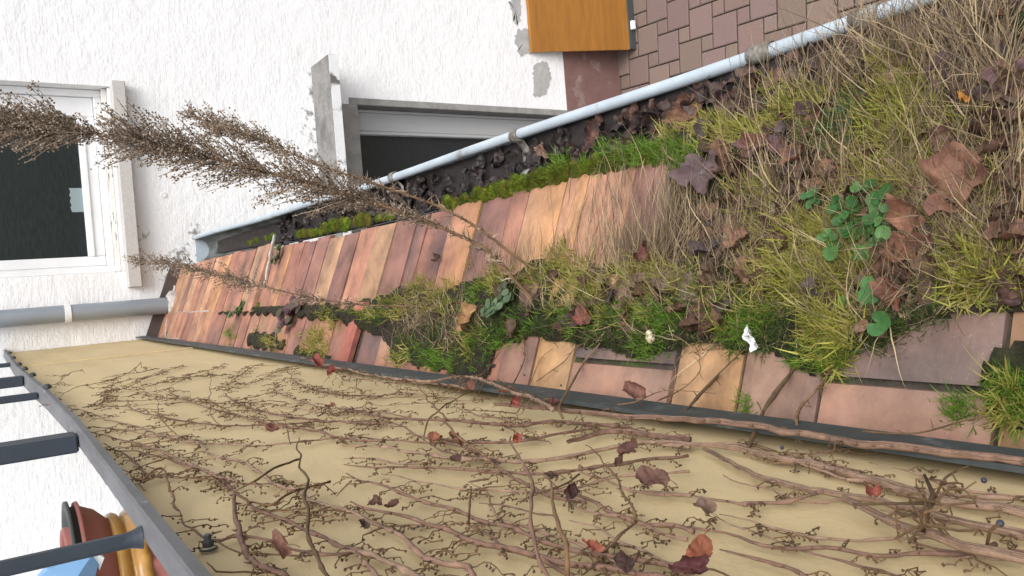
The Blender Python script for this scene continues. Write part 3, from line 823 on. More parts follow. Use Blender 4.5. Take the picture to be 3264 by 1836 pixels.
def tufts(B, patches, cols, dens, lmin, lmax, wid, spread, droop_dh, seg=4, up=1.0, only_mat=False):
    for (cx, cy, rx, ry, dk) in patches:
        n = int(math.pi * rx * ry * dens * dk)
        nt_ = max(1, n // 14)
        tx, ty = ell(cx, cy, rx, ry, nt_)
        ok = clumped(tx, ty); tx, ty = tx[ok], ty[ok]
        if len(tx) == 0: continue
        c = rays_roof(tx, ty)
        rep = rng.integers(8, 20, len(tx))
        base = np.repeat(c, rep, 0); N = len(base)
        lean = np.repeat(rng.normal(0, 0.45, (len(tx), 3)), rep, 0)
        lean[:, 2] = 0
        base[:, :2] += rng.normal(0, 0.006, (N, 2))
        base[:, 2] = surf_z(base[:, 0], base[:, 1]) - 0.001
        d = RN * up + lean + rng.normal(0, spread, (N, 3))
        d[:, 2] = np.abs(d[:, 2])
        L = rng.uniform(lmin, lmax, N)
        tc_ = np.repeat(pick(cols, len(tx), 0.15), rep, 0)
        col = (0.55 * tc_ + 0.45 * pick(cols, N, 0.25))
        B.add(base, d, L, rng.uniform(0.7, 1.3, N) * wid, RT * droop_dh + np.array([0, 0, -0.35]), col, seg)
DEN = 0.072
Bg = Blades()
tufts(Bg, [(1630, 812, 72, 42, 1.6), (1862, 820, 62, 52, 1.3), (1110, 912, 48, 34, 1.5), (1215, 860, 55, 60, .9), (1200, 755, 48, 42, 1), (1640, 872, 35, 30, 1), (940, 785, 60, 22, 1.4),
           (2065, 905, 62, 40, 1), (1700, 390, 60, 34, 2.4), (1600, 382, 80, 32, 2.4), (1440, 420, 70, 26, 1.2), (2110, 330, 80, 60, .9), (2540, 1000, 45, 60, 1.2), (1030, 880, 40, 30, 1), (1760, 770, 60, 40, .6),
           (1480, 790, 120, 50, .6), (590, 776, 22, 14, 3), (588, 846, 22, 22, 2.6), (470, 789, 10, 6, 3), (650, 832, 16, 10, 2), (1880, 1022, 10, 16, 2), (1300, 840, 60, 30, .8), (2420, 1036, 45, 14, 1.5)],
      G_GREEN, DEN, 0.010, 0.027, 0.0013, 0.42, 0.25)
tufts(Bg, [(1400, 800, 150, 55, 1.2), (1550, 830, 120, 45, 1.2), (1700, 800, 100, 60, 1), (1290, 785, 60, 50, 1), (1950, 770, 110, 60, 1), (2260, 805, 110, 34, .9), (1160, 830, 90, 60, .7), (2130, 290, 50, 45, 1.6), (1800, 720, 120, 60, .7), (2400, 700, 140, 60, .5),
           (1080, 850, 60, 40, .9), (1900, 860, 120, 25, .8), (2200, 860, 60, 30, .8)],
      G_DARK, DEN, 0.006, 0.022, 0.0013, 0.6, 0.3)
tag(Bg.build("green_grass", M_blade), kind="stuff")
By = Blades()
tufts(By, [(1060, 745, 90, 42, 1.2), (970, 775, 90, 24, 1), (1420, 690, 90, 55, 1), (1510, 715, 80, 40, .8), (1830, 335, 90, 36, 1.4), (2000, 265, 80, 50, 1.1), (2250, 235, 130, 85, 1), (2290, 350, 140, 110, 1.1), (2070, 620, 140, 90, 1.3),
           (1990, 700, 110, 80, 1.2), (2140, 660, 80, 90, 1), (2090, 850, 60, 80, 1), (2350, 560, 60, 60, .5), (2450, 690, 110, 70, 1.1), (1895, 510, 60, 60, .7), (2200, 430, 110, 60, .9), (2430, 420, 90, 80, .5), (1240, 700, 60, 40, .8), (1180, 850, 60, 50, .5), (1650, 690, 100, 50, .7),
           (795, 850, 35, 26, 2), (790, 880, 45, 18, 2), (700, 860, 40, 14, 1.8), (830, 800, 25, 30, 1.5), (1010, 900, 20, 18, 2), (1680, 340, 40, 20, 1), (1550, 780, 150, 50, .35), (1850, 770, 120, 60, .4), (2540, 1010, 40, 50, .6)],
      G_YEL, DEN * .85, 0.012, 0.036, 0.0019, 0.75, 0.3)
tufts(By, [(2060, 640, 110, 70, .7), (1990, 705, 70, 60, .7), (2130, 690, 60, 60, .6), (2440, 690, 90, 50, .7), (2250, 300, 100, 70, .5), (2090, 860, 40, 50, .8), (1840, 330, 70, 26, .8)],
      [srgb(176, 172, 76), srgb(164, 166, 70), srgb(190, 180, 96), srgb(140, 152, 62)], DEN * .6, 0.018, 0.042, 0.0021, 0.8, 0.25)
tag(By.build("yellowed_grass", M_blade), kind="stuff")
# long dry straw running down the slope
Bs = Blades()
def straw(patches, lmin, lmax, wid=0.0011, flat=0.25, dens=0.02, sway=0.28, drp=0.5):
    for (cx, cy, rx, ry, dk) in patches:
        n = int(math.pi * rx * ry * dens * dk)
        x, y = ell(cx, cy, rx, ry, n); ok = clumped(x, y, 0.6); x, y = x[ok], y[ok]; n = len(x)
        b = rays_roof(x, y); b[:, 2] = surf_z(b[:, 0], b[:, 1])
        wisp = np.sin(b[:, 1] * 37 + cx) * 0.25
        d = RT * 1.0 + RN * rng.uniform(0.02, flat, (n, 1)) * 2 + rng.normal(0, sway, (n, 3)) + np.stack([0 * wisp, wisp, 0 * wisp], 1)
        B_l = rng.uniform(lmin, lmax, n)
        Bs.add(b, d, B_l, rng.uniform(.6, 1.4, n) * wid, np.array([0.25, 0, -drp]), pick(G_STRAW, n, 0.25), 7, 0.13)
straw([(1230, 685, 70, 28, 1), (1330, 680, 60, 30, 1), (1540, 665, 90, 36, 1.6), (1640, 640, 80, 50, 1.8), (1700, 560, 40, 70, 1.6), (1440, 660, 70, 25, .7), (1480, 560, 110, 60, .35), (1600, 500, 90, 60, .45)], 0.05, 0.13, .0010, .18, .014, .2)
straw([(1780, 600, 90, 70, 1.2), (1900, 520, 80, 80, 1.1), (2020, 480, 100, 90, .9), (1750, 450, 60, 50, 1), (1880, 620, 100, 50, 1), (2150, 480, 120, 90, .9), (2330, 420, 140, 120, 1), (2480, 300, 120, 130, 1.1), (2500, 560, 100, 120, .9), (2450, 160, 120, 110, 1.3), (2250, 180, 130, 70, 1.1), (2050, 260, 130, 60, 1.1), (1880, 330, 80, 40, 1), (2540, 700, 60, 60, .6)], 0.04, 0.12, 0.0012, 0.12, 0.0085, 0.45, 0.6)
straw([(2350, 130, 160, 60, .5), (2150, 190, 160, 50, .3), (1950, 260, 120, 40, .2), (2500, 140, 80, 80, .6)], 0.07, 0.19, 0.0011, 0.40, 0.0125, 0.65, 0.8)
# short criss-crossing dry stalks within the mat
straw([(1100, 830, 110, 70, .9), (1050, 790, 90, 50, .8), (1700, 720, 200, 60, .6), (1500, 760, 200, 60, .4), (2000, 700, 200, 100, .5), (2300, 650, 220, 130, .6), (1850, 870, 200, 25, .3), (2200, 820, 120, 40, .5), (1650, 850, 200, 30, .3)], 0.02, 0.09, 0.0011, 0.3, 0.022, 0.9, 0.4)
straw([(2250, 300, 260, 170, 1), (2100, 520, 240, 130, 1), (2420, 600, 150, 150, 1), (1850, 640, 150, 90, 1)], 0.03, 0.10, 0.0009, 0.22, 0.006, 0.9, 0.5)
tag(Bs.build("dry_straw", M_straw), kind="stuff")

# moss cushions along the tile edge
mm_ = MB()
def cushion(p, r, col, flat=0.6):
    n, m_ = 9, 6
    vs = []
    for i in range(m_ + 1):
        ph = math.pi * 0.5 * i / m_
        for k in range(n):
            a = 2 * math.pi * k / n
            q = 1 + 0.22 * mnoise.noise(Vector((p[0] * 40 + math.cos(a) * 1.5, p[1] * 40 + math.sin(a) * 1.5, ph * 2)))
            vs.append((p[0] + r * q * math.cos(ph) * math.cos(a), p[1] + r * q * math.cos(ph) * math.sin(a), p[2] - 0.003 + r * flat * q * math.sin(ph)))
    fs = [(i * n + k, i * n + (k + 1) % n, (i + 1) * n + (k + 1) % n, (i + 1) * n + k) for i in range(m_) for k in range(n)]
    mm_.add(vs, fs, tuple(col))
fuzz_b, fuzz_d, fuzz_c = [], [], []
def moss_at(px, py, r, k=1.0, jit=10):
    p = at_roof(px + random.gauss(0, jit), py + random.gauss(0, jit * .6), 0.002)
    c = np.array(random.choice(G_MOSS)) * random.uniform(.7, 1.15) * k
    cushion(p, r, c)
    for _ in range(int(26 * (r / 0.012) ** 2)):
        a = random.uniform(0, 6.28); ph = random.uniform(0.1, 1.5)
        d = np.array([math.cos(ph) * math.cos(a), math.cos(ph) * math.sin(a), math.sin(ph) * .9])
        fuzz_b.append(p + d * r * np.array([1, 1, .62])); fuzz_d.append(d + np.array([0, 0, .3])); fuzz_c.append(c * random.uniform(.7, 1.6))
def moss_line(x0, y0, x1, y1, n, r0, r1, jit=8):
    for i in range(n):
        t = random.random(); moss_at(x0 + (x1 - x0) * t, y0 + (y1 - y0) * t, random.uniform(r0, r1), 1, jit)
moss_line(625, 612, 690, 592, 16, .007, .014, 3); moss_line(745, 590, 830, 578, 26, .008, .015, 3)
moss_line(815, 572, 930, 552, 34, .012, .022, 4); moss_line(930, 556, 1000, 536, 10, .006, .012, 4)
moss_line(1110, 518, 1210, 492, 34, .007, .014, 6); moss_line(1200, 490, 1290, 472, 36, .008, .016, 6)
moss_line(1290, 468, 1420, 436, 80, .008, .016, 9); moss_line(1360, 450, 1420, 430, 20, .010, .018, 6); moss_line(1420, 432, 1560, 405, 80, .007, .014, 9)
moss_line(1560, 400, 1740, 375, 110, .006, .013, 12)
moss_line(455, 787, 620, 783, 22, .005, .010, 3); moss_line(620, 780, 700, 780, 18, .006, .012, 5); moss_line(606, 800, 612, 850, 10, .004, .008, 2); moss_line(805, 820, 815, 880, 20, .006, .011, 4); moss_line(1020, 830, 1028, 895, 20, .006, .012, 4); moss_line(760, 885, 850, 900, 20, .006, .012, 5)
for (x, y, r) in ((642, 832, .014), (650, 836, .012), (578, 776, .012), (640, 690, .012), (637, 694, .010), (474, 789, .008), (2395, 1035, .016), (2430, 1040, .014), (2540, 985, .02), (2560, 1030, .02), (1875, 1020, .007), (650, 768, .012)): moss_at(x, y, r, 1, 2)
for i in range(150):
    x, y = ell(1500, 820, 260, 50, 1); moss_at(x[0], y[0], random.uniform(.005, .011), .6, 2)
mo_ = mm_.build("moss", M_moss, None, True); tag(mo_, kind="stuff")
Bf = Blades()
fb_ = np.array(fuzz_b); n_ = len(fb_)
Bf.add(fb_, np.array(fuzz_d) + rng.normal(0, .25, (n_, 3)), rng.uniform(.003, .007, n_), .0011, np.array([0, 0, 0.0]), np.array(fuzz_c), 2)
tag(Bf.build("moss_fuzz", M_blade), kind="stuff")

# ------------------------------------------------------------------ rotten leaves in the gutter
def gutter_level(y):
    return np.interp(y, [0, 0.8, 1.2, 1.6, 2.2, 2.8, 3.4, 4.3], [-0.004, -0.006, -0.014, -0.026, -0.03, -0.034, -0.05, -0.062])
gb = MB(); ys_ = np.linspace(-0.3, 4.2, 160); vs = []; nx_ = 9
for y in ys_:
    lx, lz = lip(y); dz = float(gutter_level(y))
    hw = math.sqrt(max(1e-5, GR_ ** 2 - max(0, -dz - .006) ** 2)) - 0.003
    for k in range(nx_):
        t = k / (nx_ - 1)
        vs.append((lx - GR_ - hw + 2 * hw * t, y, lz + dz + 0.006 * mnoise.noise(Vector((t * 4, y * 28, 0))) + 0.012 * (1 - t) ** 2))
gb.add(vs, [(i * nx_ + k, (i + 1) * nx_ + k, (i + 1) * nx_ + k + 1, i * nx_ + k + 1) for i in range(len(ys_) - 1) for k in range(nx_ - 1)], srgb(40, 34, 32))
tag(gb.build("gutter_silt", M_rot, None, True), kind="stuff")

def leaf_mesh(mb, c, nrm, ang, size, col, lobed=True, curl=0.5, crumple=0.25, col2=None, seed=0, rings=7, seg=40):
    r = random.Random(seed)
    nrm = np.array(nrm, float); nrm /= np.linalg.norm(nrm)
    t = np.cross(nrm, [0.2, 0.9, 0.3]); t /= np.linalg.norm(t); b = np.cross(nrm, t)
    u = t * math.cos(ang) + b * math.sin(ang); v = np.cross(nrm, u)
    ax = r.uniform(0, math.pi); k1 = r.uniform(0.6, 1.0) * curl; k2 = r.uniform(-.4, .6) * curl
    ph = [r.uniform(0, 6.28) for _ in range(6)]
    vs, cc = [], []
    def rad(a):
        if lobed:
            q = 0.76 + 0.24 * abs(math.cos(2.5 * a + .3 * math.sin(a + ph[3]))) ** 1.2 + .10 * math.sin(a + ph[4]) + .07 * math.sin(2 * a + ph[5])
            q *= 1 - 0.45 * max(0, math.cos(a - math.pi)) ** 6
            q *= 1 + .38 * mnoise.noise(Vector((math.cos(a) * 1.3 + ph[0] * 7, math.sin(a) * 1.3, ph[1] * 3)))
            return q * (1 + 0.05 * math.sin(17 * a + ph[0]) + 0.04 * math.sin(29 * a + ph[1]))
        return (0.58 + 0.42 * max(0, math.cos(a)) ** 2 * 1.0 + 0.25 * max(0, -math.cos(a)) ** 3) * (1 + 0.05 * math.sin(13 * a + ph[0]))
    c1 = np.array(col); c2 = np.array(col2 if col2 is not None else c1 * 0.7)
    nn = 1 + rings * seg
    for i in range(rings + 1):
        for k in range(1 if i == 0 else seg):
            a = 2 * math.pi * k / seg; rr = rad(a) * i / rings
            x, y = rr * math.cos(a), rr * math.sin(a)
            xr = x * math.cos(ax) + y * math.sin(ax); yr = -x * math.sin(ax) + y * math.cos(ax)
            # roll up about the axis ax
            th = yr * k1 * 2.2
            if abs(k1) > 1e-3: yy_, h = math.sin(th) / (k1 * 2.2), (1 - math.cos(th)) / (k1 * 2.2)
            else: yy_, h = yr, 0
            h += k2 * xr * xr * .5
            h += crumple * (0.5 * math.sin(5 * x + ph[2] + 2 * y) * math.sin(4 * y + ph[3]) + 0.3 * math.sin(11 * x + ph[4]) * math.sin(9 * y + ph[5])) * min(1, rr * 2)
            vein = 0.02 * abs(math.sin(2.5 * a)) * rr
            h += vein
            x2 = xr * math.cos(ax) - yy_ * math.sin(ax); y2 = xr * math.sin(ax) + yy_ * math.cos(ax)
            vs.append(np.array(c) + size * (x2 * u + y2 * v + h * nrm))
            m = 0.5 + 0.5 * math.sin(3 * x + ph[1]) * math.cos(4 * y + ph[2])
            vv = 1 + (0.28 if abs(math.sin(2.5 * a)) < 0.08 and lobed and i > 0 else 0)
            cc.append((c1 * (1 - m) + c2 * m) * vv)
    fs = [(0, 1 + k, 1 + (k + 1) % seg) for k in range(seg)]
    for i in range(1, rings):
        o1, o2 = 1 + (i - 1) * seg, 1 + i * seg
        fs += [(o1 + k, o2 + k, o2 + (k + 1) % seg, o1 + (k + 1) % seg) for k in range(seg)]
    mb.add(vs, fs, None, cc)
    # stalk
    st = np.array(c) - size * u * 0.35
    mb.tube([np.array(c) + nrm * size * .02, st + nrm * size * .06, st - u * size * 0.5 + nrm * size * 0.15, st - u * size * .9 + v * size * .2 + nrm * size * .1], [size * .022] * 3 + [size * .03], 5, tuple(c1 * .7))

BR1, BR2, PUR, GRY, RED, ORA, OCH, DRK = srgb(138, 102, 82), srgb(108, 78, 64), srgb(98, 78, 80), srgb(104, 90, 88), srgb(112, 68, 58), srgb(176, 96, 52), srgb(168, 132, 92), srgb(66, 50, 48)
LEAVES = [  # x, y, size px, colour, second colour, lobed, curl, lift, label
 (1782, 440, 70, PUR, GRY, True, .35, .016, "large grey purple curled leaf on the straw just below the bright moss edge"),
 (1730, 292, 58, BR1, BR2, True, .9, .02, "rolled reddish brown leaf standing up out of the gutter behind the blue lip"),
 (1362, 378, 30, srgb(150, 128, 112), BR2, True, .8, .015, "small pale brown shrivelled leaf caught at the bracket inside the gutter"),
 (1905, 385, 48, RED, PUR, True, .6, .014, "dark red brown leaf in straw, between the purple leaf and the fine green tuft"),
 (1962, 372, 38, srgb(108, 72, 70), PUR, False, .4, .014, "smooth wine red leaf half buried under straw beside a dark red brown one"),
 (2010, 396, 44, BR2, BR1, True, .7, .012, "folded dull brown leaf at the foot of the fine green tuft"),
 (1640, 645, 40, srgb(104, 58, 54), BR2, True, .95, .015, "dark red tightly curled leaf at the upper end of the combed straw"),
 (2420, 485, 88, BR1, srgb(120, 82, 70), True, .25, .022, "largest flat brown maple leaf lying on the mat near the right edge"),
 (2310, 570, 56, srgb(150, 106, 84), BR2, True, .7, .02, "light brown curled leaf right beside the round leaved green weed"),
 (2300, 652, 58, srgb(138, 92, 72), BR2, True, .6, .018, "crumpled brown leaf among yellow grass below the round leaved green weed"),
 (2262, 748, 50, srgb(124, 80, 62), BR2, True, .9, .016, "rust brown folded leaf beside two round green leaves at the mat edge"),
 (1482, 808, 36, srgb(140, 86, 74), BR2, True, .8, .016, "pink brown curled leaf in dark grass above the yellow tile"),
 (1190, 805, 46, OCH, srgb(140, 104, 70), True, .55, .018, "ochre crumpled leaf lying between grass tufts near the dried stalk foot"),
 (1895, 690, 56, srgb(128, 100, 80), BR2, True, .4, .012, "dull beige brown leaf half hidden under yellow grass in the middle of the mat"),
 (1860, 612, 44, srgb(132, 102, 86), BR1, True, .5, .012, "pale brown leaf under loose straw uphill of the bare tiles"),
 (2555, 745, 52, srgb(96, 70, 62), DRK, True, .4, .014, "dark brown leaf lying at the corner of the large purple grey tile"),
 (2400, 190, 56, PUR, DRK, True, .4, .012, "dull purple leaf under long straw beside the gutter at the right"),
 (2545, 205, 56, srgb(110, 84, 84), PUR, True, .4, .012, "mauve leaf under straw at the right edge, close to the gutter"),
 (2452, 262, 26, srgb(190, 132, 52), srgb(160, 104, 44), False, .6, .018, "small golden yellow leaf in straw near the right edge"),
 (2400, 372, 48, srgb(120, 92, 84), BR2, False, .7, .016, "oval dark brown leaf just above the largest maple leaf"),
 (2040, 285, 32, DRK, PUR, False, .7, .014, "blackish rolled leaf beside the fine dark green tuft"),
 (2090, 450, 40, srgb(124, 88, 72), BR1, True, .5, .012, "brown leaf lying in straw under the fine green tuft, away from the gutter"),
 (1500, 330, 40, srgb(110, 80, 68), DRK, True, .9, .012, "brown twisted leaf in the gutter between bracket and rolled reddish leaf"),
 (1610, 312, 36, srgb(96, 72, 66), DRK, True, .8, .012, "dark brown leaf lying flat in the gutter opposite the brightest grass"),
 (1850, 262, 46, srgb(92, 72, 70), DRK, True, .6, .012, "dull grey brown leaf where the straw begins to cover the gutter"),
 (1770, 310, 44, srgb(122, 84, 70), BR2, True, .7, .014, "brown lobed leaf leaning against the rolled reddish leaf in the gutter"),
 (1560, 712, 18, srgb(176, 150, 112), OCH, False, .5, .014, "tiny round tan leaf in grass below the dark red curled leaf"),
 (2180, 832, 24, srgb(146, 122, 104), BR1, False, .5, .012, "small round beige leaf at the soil edge beside thick vine shoot"),
 (2226, 838, 24, srgb(112, 88, 72), BR1, False, .5, .010, "small brown leaf next to a round beige one at the soil edge"),
 (2560, 600, 46, srgb(120, 88, 74), BR2, True, .7, .016, "brown crumpled leaf at the right edge, below the largest maple leaf"),
 (1105, 655, 22, srgb(96, 70, 56), DRK, False, 1.0, .010, "small dark twisted leaf lying on bare salmon tiles"),
 (1000, 478, 34, srgb(98, 82, 76), DRK, True, .8, .012, "grey brown shrivelled leaf at gutter bracket nearest the white house"),
]
for i, (x, y, s, c, c2, lob, cu_, lift, lab) in enumerate(LEAVES):
    in_g = (i in (1, 2, 22, 23, 24, 25, 31))
    if in_g:
        d = ray(x, y); 
        # point on a sheet just above the silt
        lo = 0.3; best = None
        for Y in np.linspace(0.4, 3.4, 600):
            p = d * (Y / d[1]); lx, lz = lip(Y)
            e = abs(p[2] + CZ - (lz + float(gutter_level(Y)) + lift))
            if best is None or e < best[0]: best = (e, p)
        p = best[1] + np.array([0, 0, CZ]); p[0] = min(p[0], lip(p[1])[0] - 0.022)
        nrm = np.array([0.3, -0.35, 1.0])
    else:
        p = on_surf(x, y); p = p + RN * lift; nrm = RN + rng.normal(0, .22, 3) + np.array([0, -0.18, 0])
    dist = np.linalg.norm(p - np.array([0, 0, CZ]))
    m = MB()
    leaf_mesh(m, p, nrm, random.uniform(0, 6.28), s * dist / F_PX * 0.92, np.array(c) * .9, lob, cu_ * 1.25, 0.5, np.array(c2) * .9, seed=100 + i)
    o = m.build("dead_leaf", M_leaf, None, True)
    tag(o, lab, "leaf", "dead leaves lying on the roof and in the gutter")
# leaf litter: shreds too many to count
lt = MB()
for i in range(420):
    y = random.uniform(0.35, 3.3) if i < 330 else random.uniform(0.3, 1.3)
    lx, lz = lip(y)
    x = lx - GR_ + random.uniform(-0.055, 0.04)
    p = (x, y, lz + float(gutter_level(y)) + random.uniform(0.0, 0.016))
    far = y > 1.35
    c = np.array(random.choice([srgb(44, 36, 34), srgb(54, 44, 42), srgb(36, 30, 30)] if far else [srgb(74, 56, 50), srgb(92, 68, 58), srgb(60, 46, 44)])) * random.uniform(.7, 1.2)
    leaf_mesh(lt, p, np.array([0.2, -.2, 1]) + rng.normal(0, .5, 3), random.uniform(0, 6.28), random.uniform(.012, .026), c, random.random() < .6, random.uniform(.3, 1.1), .35, seed=i, rings=4, seg=20)
tag(lt.build("rotten_gutter_leaves", M_rot, None, True), kind="stuff")
lt = MB()
lx_, ly_ = [], []
for i in range(300):
    if i < 240: x, y = random.uniform(1750, 2570), random.uniform(60, 760)
    else: x, y = random.uniform(1050, 1900), random.uniform(680, 840)
    if not in_poly(np.array([x]), np.array([y]), MAT)[0]: continue
    p = on_surf(x, y) + RN * random.uniform(.001, .011)
    c = np.array(random.choice([BR1, BR2, GRY, srgb(120, 96, 76), srgb(136, 112, 92), srgb(112, 88, 72)])) * random.uniform(.55, 1.0)
    leaf_mesh(lt, p, RN + rng.normal(0, .35, 3), random.uniform(0, 6.28), random.uniform(.008, .024), c * .85, random.random() < .5, random.uniform(.5, 1.5), .55, seed=i + 900, rings=4, seg=20)
tag(lt.build("leaf_litter", M_leaf, None, True), kind="stuff")

# ------------------------------------------------------------------ small green weeds
def round_leaf(mb, c, nrm, s, col, notch=True, cup=0.12):
    nrm = np.array(nrm) / np.linalg.norm(nrm); t = np.cross(nrm, rng.normal(0, 1, 3)); t /= np.linalg.norm(t); b = np.cross(nrm, t)
    n = 18; vs = [c]; cc = [np.array(col) * .8]
    for rr in (0.5, 1.0):
        for k in range(n):
            a = 2 * math.pi * k / n
            q = rr * (1 - (0.45 * max(0, math.cos(a)) ** 12 if notch else 0)) * (1 + .05 * math.sin(8 * a))
            vs.append(c + s * q * (t * math.cos(a) + b * math.sin(a)) + nrm * s * cup * rr * rr); cc.append(np.array(col) * random.uniform(.9, 1.1))
    fs = [(0, 1 + k, 1 + (k + 1) % n) for k in range(n)] + [(1 + k, 1 + n + k, 1 + n + (k + 1) % n, 1 + (k + 1) % n) for k in range(n)]
    mb.add(vs, fs, None, cc)
def weed(px, py, spread, nleaf, size, cols, label, cat="weed", lift=0.028, notch=True, stemcol=srgb(90, 110, 60)):
    root = empty("round_leaved_weed", label, cat)
    base = on_surf(px, py)
    lm, st = MB(), MB()
    for i in range(nleaf):
        a = random.uniform(0, 6.28); r = spread * math.sqrt(random.random())
        q = base + np.array([r * math.cos(a), r * math.sin(a), 0]); q[2] = float(surf_z(q[0], q[1])) + lift * random.uniform(.5, 1.15)
        s = size * random.uniform(.55, 1.15)
        round_leaf(lm, q, RN + rng.normal(0, .3, 3) + np.array([0, -.15, 0]), s, np.array(random.choice(cols)) * random.uniform(.8, 1.15), notch)
        st.tube([base + (q - base) * .15, base + (q - base) * np.array([.6, .6, .5]), q - np.array([0, 0, .001])], [.0009, .0008, .0006], 5, stemcol)
    lm.build("leaves", M_green, root); st.build("stems", M_stem, root)
weed(2182, 560, .040, 60, .0080, [srgb(70, 116, 56), srgb(82, 128, 64), srgb(56, 98, 48)], "cluster of round bright green weed leaves on yellow grass beside the flat maple leaf")
weed(2070, 505, .010, 6, .0075, [srgb(74, 118, 68)], "few round green leaves alone in the straw, left of the big green cluster")
weed(2167, 742, .020, 2, .0115, [srgb(76, 126, 66)], "two round kidney shaped green leaves near the mat edge")
weed(2205, 782, .022, 3, .0105, [srgb(74, 122, 66)], "few rounded green leaves lowest on the mat, above the soil edge")
weed(1290, 745, .030, 34, .0065, [srgb(92, 112, 82), srgb(108, 126, 96), srgb(78, 98, 70)], "grey green small leaved weed at the foot of the dried stalks", lift=.03, notch=False)
weed(735, 795, .052, 42, .014, [srgb(112, 86, 84), srgb(96, 88, 72), srgb(92, 66, 72), srgb(104, 104, 80)], "dark reddish grey leafy weed growing in the tile joint beside the red tile", lift=.03, notch=False, stemcol=srgb(120, 60, 66))
weed(703, 640, .030, 20, .011, [srgb(112, 106, 84), srgb(96, 84, 76), srgb(92, 110, 62)], "limp grey brown weed hanging from the gap at the raised tile edge", lift=.02, notch=False)
weed(610, 775, .03, 24, .010, [srgb(92, 118, 70), srgb(104, 92, 84)], "small green leafy weed in the joint near the downpipe", lift=.022, notch=False)
# fine dark sedum-like tuft
root = empty("fine_leaved_weed", "dense blue green fine leaved tuft in the straw near the gutter", "weed")
Bw = Blades(); b0 = on_surf(2140, 292); n_ = 900
q = b0 + rng.normal(0, .016, (n_, 3)) * np.array([1, 1.2, 0]); q[:, 2] = surf_z(q[:, 0], q[:, 1]) + rng.uniform(0, .022, n_)
Bw.add(q, rng.normal(0, 1, (n_, 3)) + np.array([0, 0, .8]), rng.uniform(.005, .010, n_), .0018, np.zeros(3), pick([srgb(66, 92, 62), srgb(84, 108, 74), srgb(54, 78, 54)], n_), 2)
Bw.build("leaves", M_blade, root)

